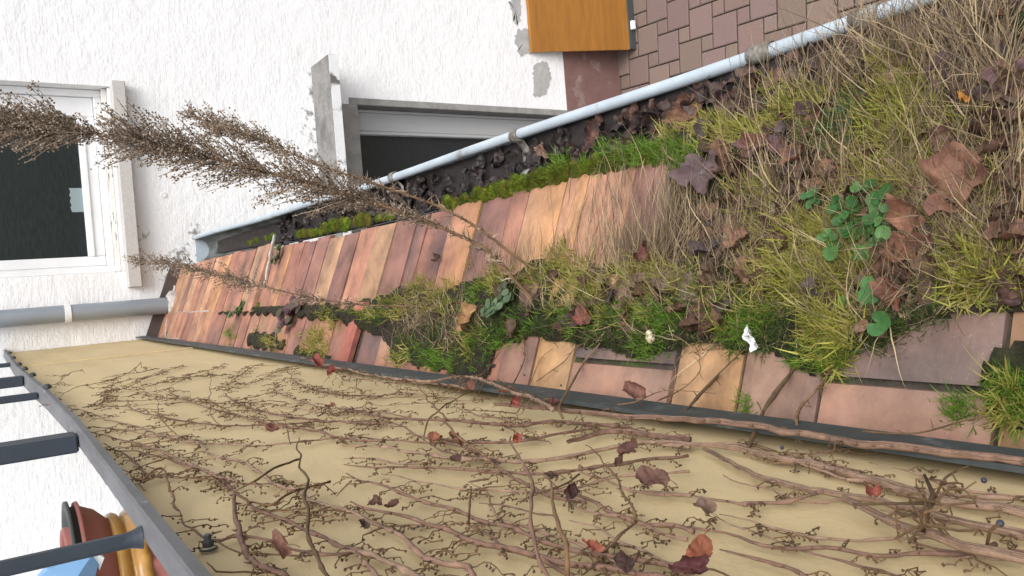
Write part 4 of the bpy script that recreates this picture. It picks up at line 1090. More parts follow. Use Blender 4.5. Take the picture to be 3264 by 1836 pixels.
# ------------------------------------------------------------------ dried flower stalks
def spline(pts, n):
    P = np.array(pts, float); m = len(P); out = []
    ts = np.linspace(0, m - 1, n)
    for t in ts:
        i = min(int(t), m - 2); f = t - i
        p0, p1, p2, p3 = P[max(i - 1, 0)], P[i], P[i + 1], P[min(i + 2, m - 1)]
        out.append(0.5 * ((2 * p1) + (-p0 + p2) * f + (2 * p0 - 5 * p1 + 4 * p2 - p3) * f * f + (-p0 + 3 * p1 - 3 * p2 + p3) * f ** 3))
    return np.array(out)
DC = [srgb(154, 136, 116), srgb(130, 112, 96), srgb(178, 160, 140), srgb(108, 94, 80), srgb(142, 124, 106)]
def stalk(path, y0, y1, label, rad0, fl_start, width_px, dens, leaf_zone=None):
    root = empty("dried_flower_stalk", label, "dried plant", "dried flower stalks growing from the roof")
    n = len(path)
    pts = []
    for i, (x, y) in enumerate(path):
        Y = y0 + (y1 - y0) * i / (n - 1)
        pts.append(at_y(x, y, Y))
    pts[0] = on_surf(*path[0]); pts[0][2] -= 0.01
    # smooth the depth of the first points so the foot meets the mat
    dy = pts[0][1] - y0
    for i in range(1, n):
        Y = y0 + (y1 - y0) * i / (n - 1) + dy * (1 - i / (n - 1)); pts[i] = at_y(*path[i], Y)
    S = spline(pts, 70)
    sm_ = MB(); sm_.tube(S, np.linspace(rad0, rad0 * .25, 70), 7, None, [np.array(srgb(128, 100, 74)) * (0.9 + .2 * math.sin(i)) for i in range(70)])
    sm_.build("stem", M_dry, root, True)
    fm = MB()
    T = np.gradient(S, axis=0); T /= np.linalg.norm(T, axis=1)[:, None]
    N = int(dens)
    for _ in range(N):
        t = fl_start + (1 - fl_start) * random.random() ** 0.72
        f = t * 69; i = min(int(f), 68); p = S[i] + (S[i + 1] - S[i]) * (f - i); d = T[i]
        prof = min(1.0, .22 + (t - fl_start) / .28) * (1 - .45 * max(0, (t - .78) / .22))
        dist = np.linalg.norm(p - np.array([0, 0, CZ]))
        cl = mnoise.noise(Vector((t * 17 + rad0 * 900, len(label) * .7, 0)))
        if cl < -.14 and random.random() < .5: continue
        L = width_px * dist / F_PX * prof * random.uniform(.2, 1.0) * (1 + .9 * cl)
        s = np.cross(d, rng.normal(0, 1, 3)); s /= np.linalg.norm(s)
        dr = s * .75 + d * .75; dr /= np.linalg.norm(dr)
        k = 5
        q = [p]
        for j in range(k): 
            q.append(q[-1] + L / k * dr); dr = dr + d * .12 + rng.normal(0, .12, 3); dr /= np.linalg.norm(dr)
        c = np.array(random.choice(DC)) * random.uniform(.7, 1.1)
        fm.tube(q, [.0007] * 3 + [.0005] * 3, 3, tuple(c), cap=False)
        nb = max(3, int(L / .0042))
        for j in range(nb):      # seed heads along the branchlet
            u = (random.random() ** .7) * k; a = min(int(u), k - 1); o = q[a] + (q[a + 1] - q[a]) * (u - a)
            o = o + rng.normal(0, .0030, 3); r = random.uniform(.0008, .0021)
            cc = np.array(random.choice(DC)) * random.uniform(.6, 1.25)
            ax = [rng.normal(0, 1, 3) for _ in range(2)]
            v0 = ax[0] / np.linalg.norm(ax[0]); v1 = np.cross(v0, ax[1]); v1 /= np.linalg.norm(v1); v2 = np.cross(v0, v1)
            fm.add([o + v0 * r * 1.4, o + v1 * r, o + v2 * r, o - v1 * r, o - v2 * r, o - v0 * r], [(0, 1, 2), (0, 2, 3), (0, 3, 4), (0, 4, 1), (5, 2, 1), (5, 3, 2), (5, 4, 3), (5, 1, 4)], tuple(cc))
    fm.build("seed_heads", M_dry, root)
    if leaf_zone:                # shrivelled leaves hanging along the lower stem
        a, b, nn, ln = leaf_zone
        ii_ = (rng.uniform(a, b, nn) * 69).astype(int)
        base = S[ii_]; d = T[ii_] * -0.1 + rng.normal(0, .6, (nn, 3)) + T[ii_] * .7
        L_ = rng.uniform(.4, 1.1, nn) * ln
        Vb = Blades()
        Vb.add(base, d, L_, rng.uniform(.0014, .003, nn), np.array([0.1, 0, -.6]), pick(DC, nn, .25), 5, .38)
        Vb.build("shrivelled_leaves", M_dry, root)
stalk([(1338, 768), (1290, 700), (1225, 630), (1120, 577), (1000, 530), (870, 488), (720, 445), (560, 405), (400, 365), (240, 335), (100, 318), (-30, 300)], 1.02, 1.36,
      "tallest dried stalk with dense brown seed heads rising from the grass across the window", .0034, .28, 124, 1350, (.10, .55, 420, .032))
stalk([(1345, 690), (1290, 640), (1205, 575), (1110, 522), (1000, 482), (900, 448), (800, 415), (700, 370), (610, 333), (545, 318), (480, 285)], 1.10, 1.45,
      "dried stalk with grey seed heads leaning over the gutter beside the tallest one", .0028, .40, 68, 440, (.15, .55, 140, .028))
stalk([(1075, 772), (1000, 770), (900, 766), (800, 752), (700, 730), (600, 705), (500, 680), (420, 662), (330, 652)], 1.42, 1.95,
      "smallest thin dried stalk with loose seed heads in front of the downpipe", .0020, .14, 50, 400)

# ------------------------------------------------------------------ climbing vine on the panel
vine = empty("climbing_vine", "bare winter climbing vine with many pale brown stems spread over the cream panel", "vine")
XS = XP + 0.004
VC = [srgb(142, 114, 96), srgb(130, 102, 86), srgb(150, 124, 104), srgb(124, 96, 82)]
VD = [srgb(112, 88, 62), srgb(98, 78, 56), srgb(124, 98, 72)]
def on_panel(p, off): return at_x(p[0], p[1], XS + off)
def nz3(p, f, s): return np.array([mnoise.noise(Vector((p[0] * f + s, p[1] * f, p[2] * f))), mnoise.noise(Vector((p[0] * f, p[1] * f + s + 9, p[2] * f))), mnoise.noise(Vector((p[0] * f, p[1] * f, p[2] * f + s + 17)))])
def tendril(tm, p, d, n, scale):
    """zigzag adhesive tendril with little pads, lying close to the panel"""
    c = np.array(random.choice(VD)) * random.uniform(.7, 1.05)
    q = [np.array(p)]; dd = np.array(d)
    k = random.randint(3, 7)
    for i in range(k):
        s = -1 if i % 2 else 1
        z = np.array([0, dd[2], -dd[1]]) * .55 * s
        st = (dd + z + rng.normal(0, .25, 3) * np.array([.4, 1, 1])); st /= np.linalg.norm(st)
        nx = q[-1] + st * scale * random.uniform(.6, 1.2)
        nx[0] = max(XS + .001, nx[0] - .0012 * i) if i > 2 else nx[0] + .0008
        q.append(nx)
        if i > 0 or random.random() < .5:
            e = nx + rng.normal(0, .45, 3) * scale * np.array([.3, 1, 1]); e[0] = max(XS + .0006, e[0] - .002)
            tm.tube([nx, (nx + e) / 2 + rng.normal(0, .0004, 3), e], [.00035, .0003, .0003], 3, tuple(c), cap=False)
            r = random.uniform(.0008, .0015)
            tm.add([e + np.array(v) * r for v in ((1, 0, 0), (0, 1, 0), (0, 0, 1), (0, -1, 0), (0, 0, -1), (-1, 0, 0))], [(0, 1, 2), (0, 2, 3), (0, 3, 4), (0, 4, 1), (5, 2, 1), (5, 3, 2), (5, 4, 3), (5, 1, 4)], tuple(c * .8))
    tm.tube(q, [.0006] + [.0005] * (len(q) - 1), 3, tuple(c), cap=False)
def stem(pts, rad, name="stem", off=None, dark=False, tend=1.0, bark=False, lift=None, knots=True):
    rad = rad * (0.62 if not bark else 0.60) * (1.0 if pts[-1][0] < 1750 else 0.85); n = len(pts)
    tend = min(tend, 1.25) * .85
    off = rad * 1.1 if off is None else off
    P = []
    for i, p in enumerate(pts):
        o = off + (lift[i] if lift else 0)
        P.append(on_panel(p, o))
    Ln = sum(np.linalg.norm(P[i + 1] - P[i]) for i in range(n - 1))
    N = int(np.clip(Ln / .009, 14, 150))
    S = spline(P, N); sd_ = random.uniform(0, 50)
    for i in range(N):
        w_ = nz3(S[i], 24, sd_) * .0045 + nz3(S[i], 90, sd_) * .0009
        w_[0] = abs(w_[0]) * .6
        S[i] = S[i] + w_ * min(1, rad / .0009)
    cols = []
    cb = np.array(random.choice(VD if dark else VC)) * random.uniform(.78, 1.02)
    R_ = []
    kn = max(3, int(.038 / (Ln / N)))
    k0 = random.randint(0, kn)
    for i in range(N):
        t = i / (N - 1)
        kk = ((i + k0) % kn == 0)
        R_.append(rad * (min(1.0, .38 + 1.6 * t) if not bark else min(1.0, .5 + 1.2 * t)) * (1 + .12 * math.sin(i * 1.7 + sd_)) * (1.35 if kk and knots else 1))
        cols.append(cb * (1.2 if kk else random.uniform(.88, 1.08)))
    mb = MB(); mb.tube(S, R_, 7 if rad < .004 else 10, None, cols)
    if bark:   # fibrous strands twisted round an old stem
        for j in range(9):
            A0 = j * .7; tw = random.choice((-1, 1)) * random.uniform(.05, .09)
            q = []
            for i in range(N):
                a = A0 + tw * i; q.append(S[i] + rad * .92 * np.array([abs(math.cos(a)) * .9 + .15, .15 * math.sin(2 * a), math.sin(a)]))
            mb.tube(q, rad * .17, 4, tuple(cb * random.uniform(.65, 1.25)), cap=False)
    o = mb.build(name, M_stem, vine, True)
    if tend > 0:
        tm = MB(); T = np.gradient(S, axis=0)
        for i in range(2, N - 1):
            if random.random() < tend * (Ln / N) / .016:
                d = T[i] / np.linalg.norm(T[i]); s = random.choice((-1, 1))
                side = np.array([0, d[2], -d[1]]) * s
                tendril(tm, S[i], side * .8 + d * random.uniform(-.3, .8), 4, random.uniform(.0035, .0070))
        for _ in range(int(Ln / .20 * random.uniform(.4, 1.2))):
            i = random.randint(1, N - 2); d = T[i] / np.linalg.norm(T[i]); q = [S[i] + np.array([.0004, 0, 0])]; sg = random.choice((-1, 1))
            dd = d * random.choice((-1, 1, 1)) + np.array([0, d[2], -d[1]]) * sg * random.uniform(.25, .8); L = random.uniform(.05, .16)
            for j in range(9):
                dd = dd / np.linalg.norm(dd); q.append(q[-1] + dd * L / 9); q[-1][0] = XS + .002 + random.uniform(0, .002); q[-1][2] = min(max(q[-1][2], CZ - .60), float(railz(q[-1][1])) - .02)
                dd = dd + np.array([0, random.gauss(0, .22), random.gauss(0, .22) + .03]); dd[0] = 0
            c = np.array(random.choice(VD)) * random.uniform(.75, 1.1)
            tm.tube(q, list(np.linspace(.0008, .0004, 10)), 4, tuple(c), cap=False)
            for j in range(2, 9):
                if random.random() < .25: tendril(tm, q[j], np.array([0, dd[2], -dd[1]]) * random.choice((-1, 1)) + dd * .3, 4, random.uniform(.003, .0055))
        # short thorns / buds
        for i in range(3, N - 1, max(2, kn // 2)):
            d = T[i] / np.linalg.norm(T[i]); side = np.array([0.25, d[2], -d[1]]) * random.choice((-1, 1)); L = rad * random.uniform(1.6, 3.4)
            tm.tube([S[i], S[i] + side * L * .6 + d * L * .2, S[i] + side * L], [rad * .7, rad * .45, rad * .12], 5, tuple(cb * .8))
        if tm.v: tag(tm.build("tendrils", M_stem, o), kind="stuff")
    return S
A, B8, BN = [lambda L, K=K: [K(p) for p in L] for K in (K7, K8, KN)]
r1, r2, r3 = .0024, .0017, .0011
stem(A([(360, 270), (430, 225), (515, 180), (690, 145), (830, 100), (910, 50), (950, 10)]), r3, dark=True, tend=.25, lift=[0, .004, .008, .012, .012, .014, .016])
stem(A([(830, 100), (960, 75), (1050, 50)]), r3 * .8, dark=True, tend=.2)
stem(A([(360, 215), (400, 140), (480, 80), (560, 62)]), r3 * .8, dark=True, tend=.2, lift=[0, .006, .01, .014])
stem(A([(770, 120), (740, 210), (655, 310)]), r3, dark=True, tend=1.2)
stem(A([(300, 290), (480, 320), (630, 360), (720, 400), (900, 440), (1060, 500), (1250, 540), (1500, 560), (1800, 570), (2100, 540), (2300, 510)]), r2)
stem(A([(640, 310), (700, 270), (760, 210), (860, 180), (980, 120), (1100, 80), (1230, 30)]), r3, dark=True, tend=2.2)
stem(A([(700, 310), (850, 310), (950, 350), (1200, 400), (1400, 430), (1600, 440), (1900, 430), (2150, 410)]), r2, tend=1.6)
stem(A([(880, 210), (1000, 170), (1160, 130), (1300, 90), (1450, 50), (1500, 20)]), r3, dark=True, tend=2.4)
stem(A([(1140, 180), (1160, 230), (1380, 310), (1550, 350), (1700, 400), (1900, 440), (2100, 470), (2300, 520), (2576, 550)]), r1)
stem(A([(890, 210), (1000, 240), (1100, 250), (1300, 270), (1500, 290)]), r3, tend=1.8)
stem(A([(1140, 180), (1250, 120), (1380, 100), (1500, 100)]), r3, dark=True, tend=2.4)
stem(A([(1500, 220), (1580, 270), (1700, 320), (1900, 370), (2100, 400), (2400, 420), (2576, 430)]), r1)
stem(A([(1500, 210), (1560, 140), (1640, 80), (1720, 30)]), r3, dark=True, tend=2.4)
stem(A([(1580, 170), (1720, 140), (1850, 80), (1950, 50), (2040, 20)]), r3, dark=True, tend=2.2)
stem(A([(1930, 60), (2000, 150), (2130, 200), (2300, 230), (2576, 240)]), r2, tend=1.6)
stem(A([(1840, 150), (1860, 210), (1980, 260), (2150, 310), (2350, 330), (2576, 350)]), r2, tend=1.6)
stem(A([(1620, 280), (1800, 290), (2000, 320), (2200, 350), (2400, 345), (2576, 370)]), r3, tend=1.6)
stem(A([(600, 450), (800, 460), (1000, 510), (1240, 520), (1450, 640), (1620, 680), (1760, 760), (1830, 820), (2000, 870), (2100, 950), (2250, 1000), (2400, 1040), (2576, 1110)]), r1)
stem(A([(560, 470), (850, 540), (1000, 580), (1150, 640), (1300, 710), (1470, 780), (1600, 820)]), r1)
stem(A([(620, 600), (880, 610), (1050, 640), (1250, 700), (1400, 760), (1490, 790)]), r2)
stem(A([(1490, 790), (1560, 870), (1640, 930), (1700, 990), (1820, 1030), (1950, 1070), (2110, 1160), (2250, 1230), (2400, 1280), (2576, 1350)]), r1)
stem(A([(1480, 800), (1550, 860), (1590, 960), (1600, 1100), (1640, 1220), (1700, 1320), (1760, 1390), (1900, 1440), (2000, 1500)]), .0032, tend=.5)
stem(A([(1210, 1010), (1240, 1090), (1330, 1160), (1450, 1220), (1600, 1185), (1800, 1220), (2100, 1300), (2400, 1290)]), r2)
stem(A([(1030, 780), (1180, 790), (1400, 780), (1500, 800), (1660, 830), (1850, 830)]), r3, tend=1.5)
stem(A([(700, 560), (820, 620), (910, 690), (980, 750), (1100, 790)]), r2, tend=.8)
stem(A([(800, 720), (930, 800), (1000, 760), (1070, 730), (1110, 760), (1140, 830), (1170, 890), (1180, 960), (1220, 1010)]), r2, dark=True, tend=.3, lift=[0, .008, .012, .012, .008, .006, .004, .003, 0])
stem(A([(1680, 1280), (1800, 1310), (2090, 1315)]), r3, dark=True)
stem(A([(2015, 520), (2030, 720), (2050, 860), (2060, 1000), (2080, 1200), (2110, 1340), (2180, 1480)]), .0021, "shoot", dark=True, tend=0, lift=[.03, .03, .026, .022, .014, .006, 0])
stem(A([(1430, 50), (1415, 200), (1415, 350), (1480, 430), (1560, 450)]), r3, "shoot", dark=True, tend=0, lift=[.03, .025, .016, .006, 0])
stem(A([(1045, 145), (1060, 300), (1090, 400), (1160, 470), (1230, 520)]), r3, "shoot", dark=True, tend=0, lift=[.03, .02, .012, .005, 0])
stem(A([(1575, 880), (1720, 820), (1830, 740), (1950, 690), (2020, 670)]), r2, "shoot", dark=True, tend=.2, lift=[.002, .006, .01, .008, .003])
stem(A([(1600, 890), (1700, 960), (1850, 970), (1980, 880), (2100, 850), (2215, 820)]), r2, "shoot", dark=True, tend=.2, lift=[.002, .006, .01, .01, .008, .004])
stem(A([(1930, 400), (1930, 480), (1950, 570)]), r3, "shoot", dark=True, tend=0, lift=[.02, .012, 0])
stem(A([(2260, 920), (2330, 850), (2370, 815)]), r3, "shoot", dark=True, tend=0, lift=[.0, .01, .014])
stem(A([(800, 600), (1000, 560), (1080, 545)]), r3, dark=True, tend=.3, lift=[0, .006, .008])
for L, r in (([(0, 340), (150, 360), (400, 400), (700, 400), (1000, 430), (1150, 440), (1400, 410), (1600, 430), (1850, 440), (2000, 490), (2323, 560)], .0034),
             ([(0, 410), (300, 420), (540, 520), (750, 540), (930, 560), (1200, 540), (1500, 480), (1700, 450)], r1),
             ([(0, 500), (200, 530), (500, 550), (700, 560), (850, 610), (940, 650), (1030, 730), (1150, 800), (1280, 870), (1420, 930), (1600, 960)], r1),
             ([(0, 580), (200, 580), (350, 600), (520, 640), (700, 660), (950, 670), (1200, 680), (1450, 660), (1700, 600), (1900, 570), (2100, 560), (2323, 580)], .0032),
             ([(0, 655), (150, 660), (400, 700), (600, 690)], r2), ([(0, 700), (250, 720), (500, 720), (800, 740), (1000, 750), (1300, 760), (1550, 740), (1750, 710), (2000, 680), (2323, 640)], r1),
             ([(0, 760), (100, 800), (270, 850), (370, 890), (560, 960), (740, 1010), (900, 1080), (1080, 1130), (1300, 1200), (1500, 1260), (1650, 1300), (1900, 1330), (2323, 1400)], r1),
             ([(30, 960), (150, 990), (400, 1050), (600, 1120), (750, 1160), (900, 1220), (1100, 1270), (1300, 1330), (1500, 1360), (1700, 1380), (2000, 1440), (2200, 1480)], .003),
             ([(0, 1270), (80, 1290), (250, 1350), (450, 1430), (560, 1500)], .003), ([(150, 1070), (300, 1150), (400, 1210), (480, 1290), (600, 1360), (800, 1400), (870, 1448), (900, 1500)], .003),
             ([(250, 760), (450, 800), (700, 850), (1020, 880), (1250, 890), (1450, 880), (1650, 830), (1900, 780), (2323, 760)], r2),
             ([(860, 830), (960, 870), (1000, 990), (1080, 1080), (1250, 1140), (1500, 1210), (1700, 1300), (1850, 1380)], r2),
             ([(1350, 790), (1450, 860), (1600, 920), (1750, 990), (1870, 1060), (2000, 1100), (2200, 1120), (2323, 1160)], r1),
             ([(1450, 940), (1600, 1010), (1750, 1040), (1950, 1080), (2100, 1150), (2323, 1220)], r2), ([(1550, 740), (1700, 790), (1900, 870), (2100, 900), (2323, 910)], r2),
             ([(1500, 1080), (1700, 1140), (1900, 1240), (2050, 1300), (2150, 1370), (2323, 1390)], r2), ([(830, 1110), (950, 1180), (1080, 1270), (1200, 1310), (1350, 1350), (1500, 1440), (1560, 1490)], r1),
             ([(90, 1290), (130, 1380), (200, 1480)], r1), ([(0, 230), (200, 235), (420, 220), (620, 250), (820, 270), (980, 250)], r3), ([(100, 240), (220, 300), (380, 295), (600, 290), (800, 295)], r3),
             ([(0, 330), (130, 340), (260, 350), (440, 385)], r2), ([(780, 320), (900, 370), (1030, 390), (1150, 430)], r2), ([(540, 540), (620, 600), (760, 640), (900, 650), (1050, 690)], r2), ([(120, 1180), (250, 1130), (400, 1110), (520, 1115)], r3),
             ([(1200, 620), (1000, 660), (850, 655)], r3), ([(900, 960), (1100, 990), (1280, 1030), (1400, 1050)], r3)):
    stem(B8(L), r, tend=1.15)
stem(B8([(1110, 510), (1150, 620), (1200, 720), (1230, 820), (1245, 950), (1270, 1130), (1300, 1290), (1350, 1448), (1380, 1520)]), .0020, "shoot", tend=0, lift=[.05, .05, .045, .04, .035, .025, .014, .006, .0])
stem(B8([(1345, 800), (1390, 900), (1440, 1050), (1450, 1150), (1480, 1250), (1495, 1448), (1500, 1520)]), .0020, "shoot", dark=True, tend=0, lift=[.05, .045, .04, .035, .03, .015, .0])
stem(B8([(445, 100), (540, 240), (640, 350), (760, 520), (930, 640), (1000, 720)]), .0018, "shoot", dark=True, tend=0, lift=[.04, .035, .03, .02, .008, 0])
stem(B8([(830, 215), (640, 330), (560, 400), (530, 520)]), .0014, "shoot", dark=True, tend=0, lift=[.03, .03, .02, 0])
stem(B8([(840, 850), (830, 980), (830, 1110)]), .0014, "shoot", dark=True, tend=0, lift=[.03, .016, 0])
stem(B8([(1630, 570), (1700, 640), (1830, 830), (1880, 920), (1940, 1060), (1940, 1090), (1830, 1210), (1760, 1290)]), .0015, "shoot", dark=True, tend=.1, lift=[.02, .02, .02, .02, .015, .012, .01, 0])
stem(B8([(840, 825), (960, 808)]), .0014, "shoot", dark=True, tend=0, lift=[.01, .014])
stem(B8([(1250, 910), (1340, 880), (1480, 830), (1570, 770)]), .0013, "shoot", dark=True, tend=.1, lift=[0, .008, .01, .012])
# heavy old stems by the bottom bar
stem(B8([(-300, -20), (0, 60), (250, 110), (550, 140), (800, 110), (950, 140), (1080, 200), (1250, 250), (1400, 330)]), .0036, tend=.9, lift=[.018] * 9)
stem(B8([(-150, 60), (150, 130), (420, 150), (650, 160), (830, 190)]), .0024, tend=1, lift=[.014] * 5)
stem(B8([(1000, 300), (1400, 330), (1800, 375), (2323, 400), (2500, 412), (2900, 470), (3300, 535), (3700, 590), (4300, 650), (4700, 700)]), .0062, "old_stem", bark=True, tend=.12, lift=[.008] * 4 + [.012] * 6, knots=False)
stem(BN([(0, 560), (200, 570), (500, 590), (800, 660), (1100, 720), (1400, 800), (1700, 900), (2000, 960), (2500, 1040)]), .0052, "old_stem", bark=True, tend=.12, knots=False)
stem(BN([(300, 600), (480, 690), (560, 740), (800, 830), (1000, 870), (1200, 900), (1500, 960), (1700, 1020), (2000, 1090), (2500, 1210)]), .0046, "old_stem", bark=True, tend=.12, knots=False)
stem(BN([(1230, 940), (1400, 1010), (1550, 1080), (1750, 1150), (1870, 1190), (2050, 1270), (2240, 1300), (2500, 1360)]), .0056, "old_stem", bark=True, tend=.1, lift=[.006] * 8, knots=False)
stem(B8([(1500, 560), (1750, 480), (1950, 490), (2323, 540)]), .0048, "old_stem", bark=True, tend=.2, knots=False)
for L, r in (([(0, 530), (200, 560), (500, 560), (640, 600), (800, 650), (1000, 690), (1300, 760), (1500, 800), (1800, 900), (2100, 950), (2500, 1000)], .003), ([(430, 770), (500, 820), (700, 860), (830, 920), (1000, 950), (1200, 940), (1450, 930), (1650, 990), (1900, 1060)], r2),
             ([(220, 910), (400, 950), (560, 970), (650, 960), (850, 950), (980, 920), (1070, 880)], .0028), ([(-200, 880), (0, 890), (220, 920)], r1), ([(350, 1030), (450, 1090), (560, 1130), (750, 1190), (900, 1260), (1050, 1300)], r3),
             ([(400, 1030), (600, 1080), (750, 1130), (900, 1150), (1050, 1190), (1200, 1205), (1400, 1215), (1600, 1200), (1850, 1190)], r2), ([(0, 1110), (200, 1120), (450, 1170), (600, 1230), (800, 1270), (1000, 1280), (1200, 1270), (1400, 1320), (1600, 1310), (1730, 1290), (2000, 1300), (2240, 1250)], r1),
             ([(0, 1340), (100, 1410), (180, 1480)], r1), ([(430, 1280), (700, 1340), (900, 1400), (1000, 1448), (1100, 1500)], r1), ([(960, 1300), (1150, 1350), (1350, 1400), (1550, 1448), (1700, 1500)], r2), ([(1450, 690), (1700, 760), (1900, 830), (2100, 880), (2500, 930)], r2),
             ([(690, 640), (900, 660), (1100, 680), (1400, 760)], r2), ([(650, 600), (1000, 630), (1200, 600), (1400, 580), (1600, 560), (1900, 600)], r2), ([(700, 630), (1000, 720), (1300, 810), (1600, 830), (1900, 900), (2500, 960)], r1), ([(1500, 1020), (1800, 1090), (2100, 1110), (2500, 1160)], r2), ([(1700, 1230), (2000, 1290), (2300, 1290), (2500, 1300)], r1), ([(1960, 1330), (2150, 1320), (2350, 1340), (2500, 1350)], r2)):
    stem(BN(L), r, tend=.9)
# free shoots reaching up over the bar and the tiles; depth falls from the panel to the roof
def free_shoot(px, r, x_from, x_to, dark=True, name="shoot"):
    n = len(px); P = []
    for i, p in enumerate(px):
        t = i / (n - 1); X = x_from + (x_to - x_from) * t
        d = ray(*p)
        X2 = min(X, -0.02)
        q = at_x(p[0], p[1], X2)
        rr = at_roof(p[0], p[1], 0.03)
        # keep the shoot just above the roof where the line of sight would run below it
        if q[2] < roof_z(q[0], .03) or q[1] > 3.0 or q[1] < 0: q = rr
        P.append(q)
    S = spline(P, 60); sd_ = random.uniform(0, 9)
    r = r * .6; R_ = [r * (1 - .45 * i / 60) * (1.35 if i % 11 == 5 else 1) for i in range(60)]
    c = np.array(random.choice(VD if dark else VC)) * 1.05
    m = MB(); m.tube(S, R_, 8, None, [c * random.uniform(.85, 1.1) for _ in range(60)])
    for i in (16, 27, 38, 49):
        s = rng.normal(0, 1, 3); s /= np.linalg.norm(s)
        m.tube([S[i], S[i] + s * .006, S[i] + s * .010], [r * .6, r * .45, r * .2], 5, tuple(c))
    m.build(name, M_stem, vine, True)
free_shoot([KN((600, 590)), KN((650, 480)), KN((720, 310)), KN((800, 190)), KN((880, 100)), K6((885, 1445)), K6((1030, 1250)), K6((1100, 1150)), K6((1250, 1060)), K6((1370, 950)), K6((1500, 830))], .0034, XS + .004, -0.13)
free_shoot([KN((930, 440)), KN((930, 370)), KN((970, 290)), KN((1060, 200)), KN((1130, 110)), K6((1280, 1180)), K6((1380, 1070)), K6((1530, 920))], .0026, XS + .012, -0.13)
free_shoot([KN((930, 440)), KN((950, 330)), KN((1030, 230)), KN((1100, 160)), K6((1230, 1300)), K6((1330, 1170)), K6((1420, 1030))], .0020, XS + .012, -0.13)
free_shoot([KN((170, 350)), KN((300, 210)), KN((400, 100)), K6((400, 1420)), K6((500, 1300)), K6((640, 1160)), K6((760, 1050)), K6((900, 970)), K6((980, 900))], .0022, XS + .012, -0.14)
free_shoot([KN((-10, 270)), KN((140, 200)), KN((230, 130)), KN((280, 60)), KN((270, 0)), K6((470, 1100)), K6((440, 1020))], .0016, XS + .02, -0.15)
free_shoot([KM((840, 950)), KM((810, 850)), KM((900, 680)), KM((1000, 500)), KM((1050, 420)), KM((1150, 310)), KM((1250, 170)), KM((1350, 60)), KM((1450, -20)), (1660, 740)], .0028, XS + .012, -0.11)
free_shoot([KM((390, 640)), KM((440, 540)), KM((490, 420)), KM((490, 280)), KM((450, 130)), KM((370, 30))], .0021, XS + .012, -.12)
free_shoot([KM((545, 640)), KM((600, 500)), KM((660, 390)), KM((750, 320))], .0013, XS + .012, -.14)
free_shoot([KM((600, 620)), KM((740, 520)), KM((860, 430)), KM((960, 310)), KM((1080, 260))], .0018, XS + .012, -.13)
free_shoot([KM((1820, 810)), KM((1860, 640)), KM((1870, 500)), KM((1820, 350))], .0012, XS + .012, -.13)
free_shoot([KM((1340, 830)), KM((1520, 800)), KM((1700, 720)), KM((1860, 700)), KM((2240, 728))], .0013, XS + .02, -.15)
free_shoot([(2170, 1085), (2300, 1090), (2420, 1060), (2490, 1045)], .0016, XS + .02, -.15)
free_shoot([KM((0, 570)), KM((90, 560)), KM((180, 470)), KM((265, 350))], .0022, XS + .012, -.14)
# seed clusters and dark berries on a stalk close to the camera
def berry_cluster(c, k, spread, rb):
    m = MB(); tops = []
    base = np.array(c)
    for i in range(k):
        e = base + rng.normal(0, spread, 3) * np.array([.5, 1, 1]); e[0] = max(e[0], XS + .008)
        mid = (base + e) / 2 + rng.normal(0, spread * .25, 3)
        m.tube([base, mid, e], [.0010, .0008, .0008], 5, tuple(np.array(random.choice(VD)) * .8)); tops.append(e)
        for j in range(2):
            e2 = e + rng.normal(0, spread * .3, 3); m.tube([e, e2], [.0006, .0006], 4, tuple(np.array(random.choice(VD)) * .8), cap=False); tops.append(e2) if random.random() < .3 else None
    m.build("berry_stalk", M_stem, vine)
    return tops
t1 = berry_cluster(on_panel(KN((1790, 1100)), .025), 7, .014, .003)
t1 += berry_cluster(on_panel(KN((1850, 960)), .03), 9, .014, .003) + berry_cluster(on_panel(KN((1900, 830)), .03), 4, .012, .003)
m = MB(); m.tube([on_panel(KN((1770, 1150)), .012), on_panel(KN((1810, 1000)), .03), on_panel(KN((1850, 900)), .032), on_panel(KN((1790, 770)), .03)], [.002, .0018, .0016, .001], 6, tuple(np.array(VD[1]) * .8)); m.build("shoot", M_stem, vine, True)
for p in (KN((2300, 1095)), KN((2190, 805)), KN((830, 585)), KM((825, 655)), KM((490, 560)), KM((1250, 1))):
    c = on_panel(p, .026); mm = MB(); r = random.uniform(.0019, .0026) if p[0] > 2000 else .0016
    mm.lathe(c, [(r * math.sin(a) + 1e-5, -r * math.cos(a)) for a in np.linspace(0, math.pi, 9)], 14)
    o = mm.build("berry", M_berry, vine, True)
m = MB(); m.tube([on_panel(KN((2210, 1240)), .006), on_panel(KN((2230, 1150)), .02), on_panel(KN((2290, 1100)), .026)], [.001, .001, .0012], 5, tuple(np.array(VD[0]))); m.build("berry_stalk", M_stem, vine)
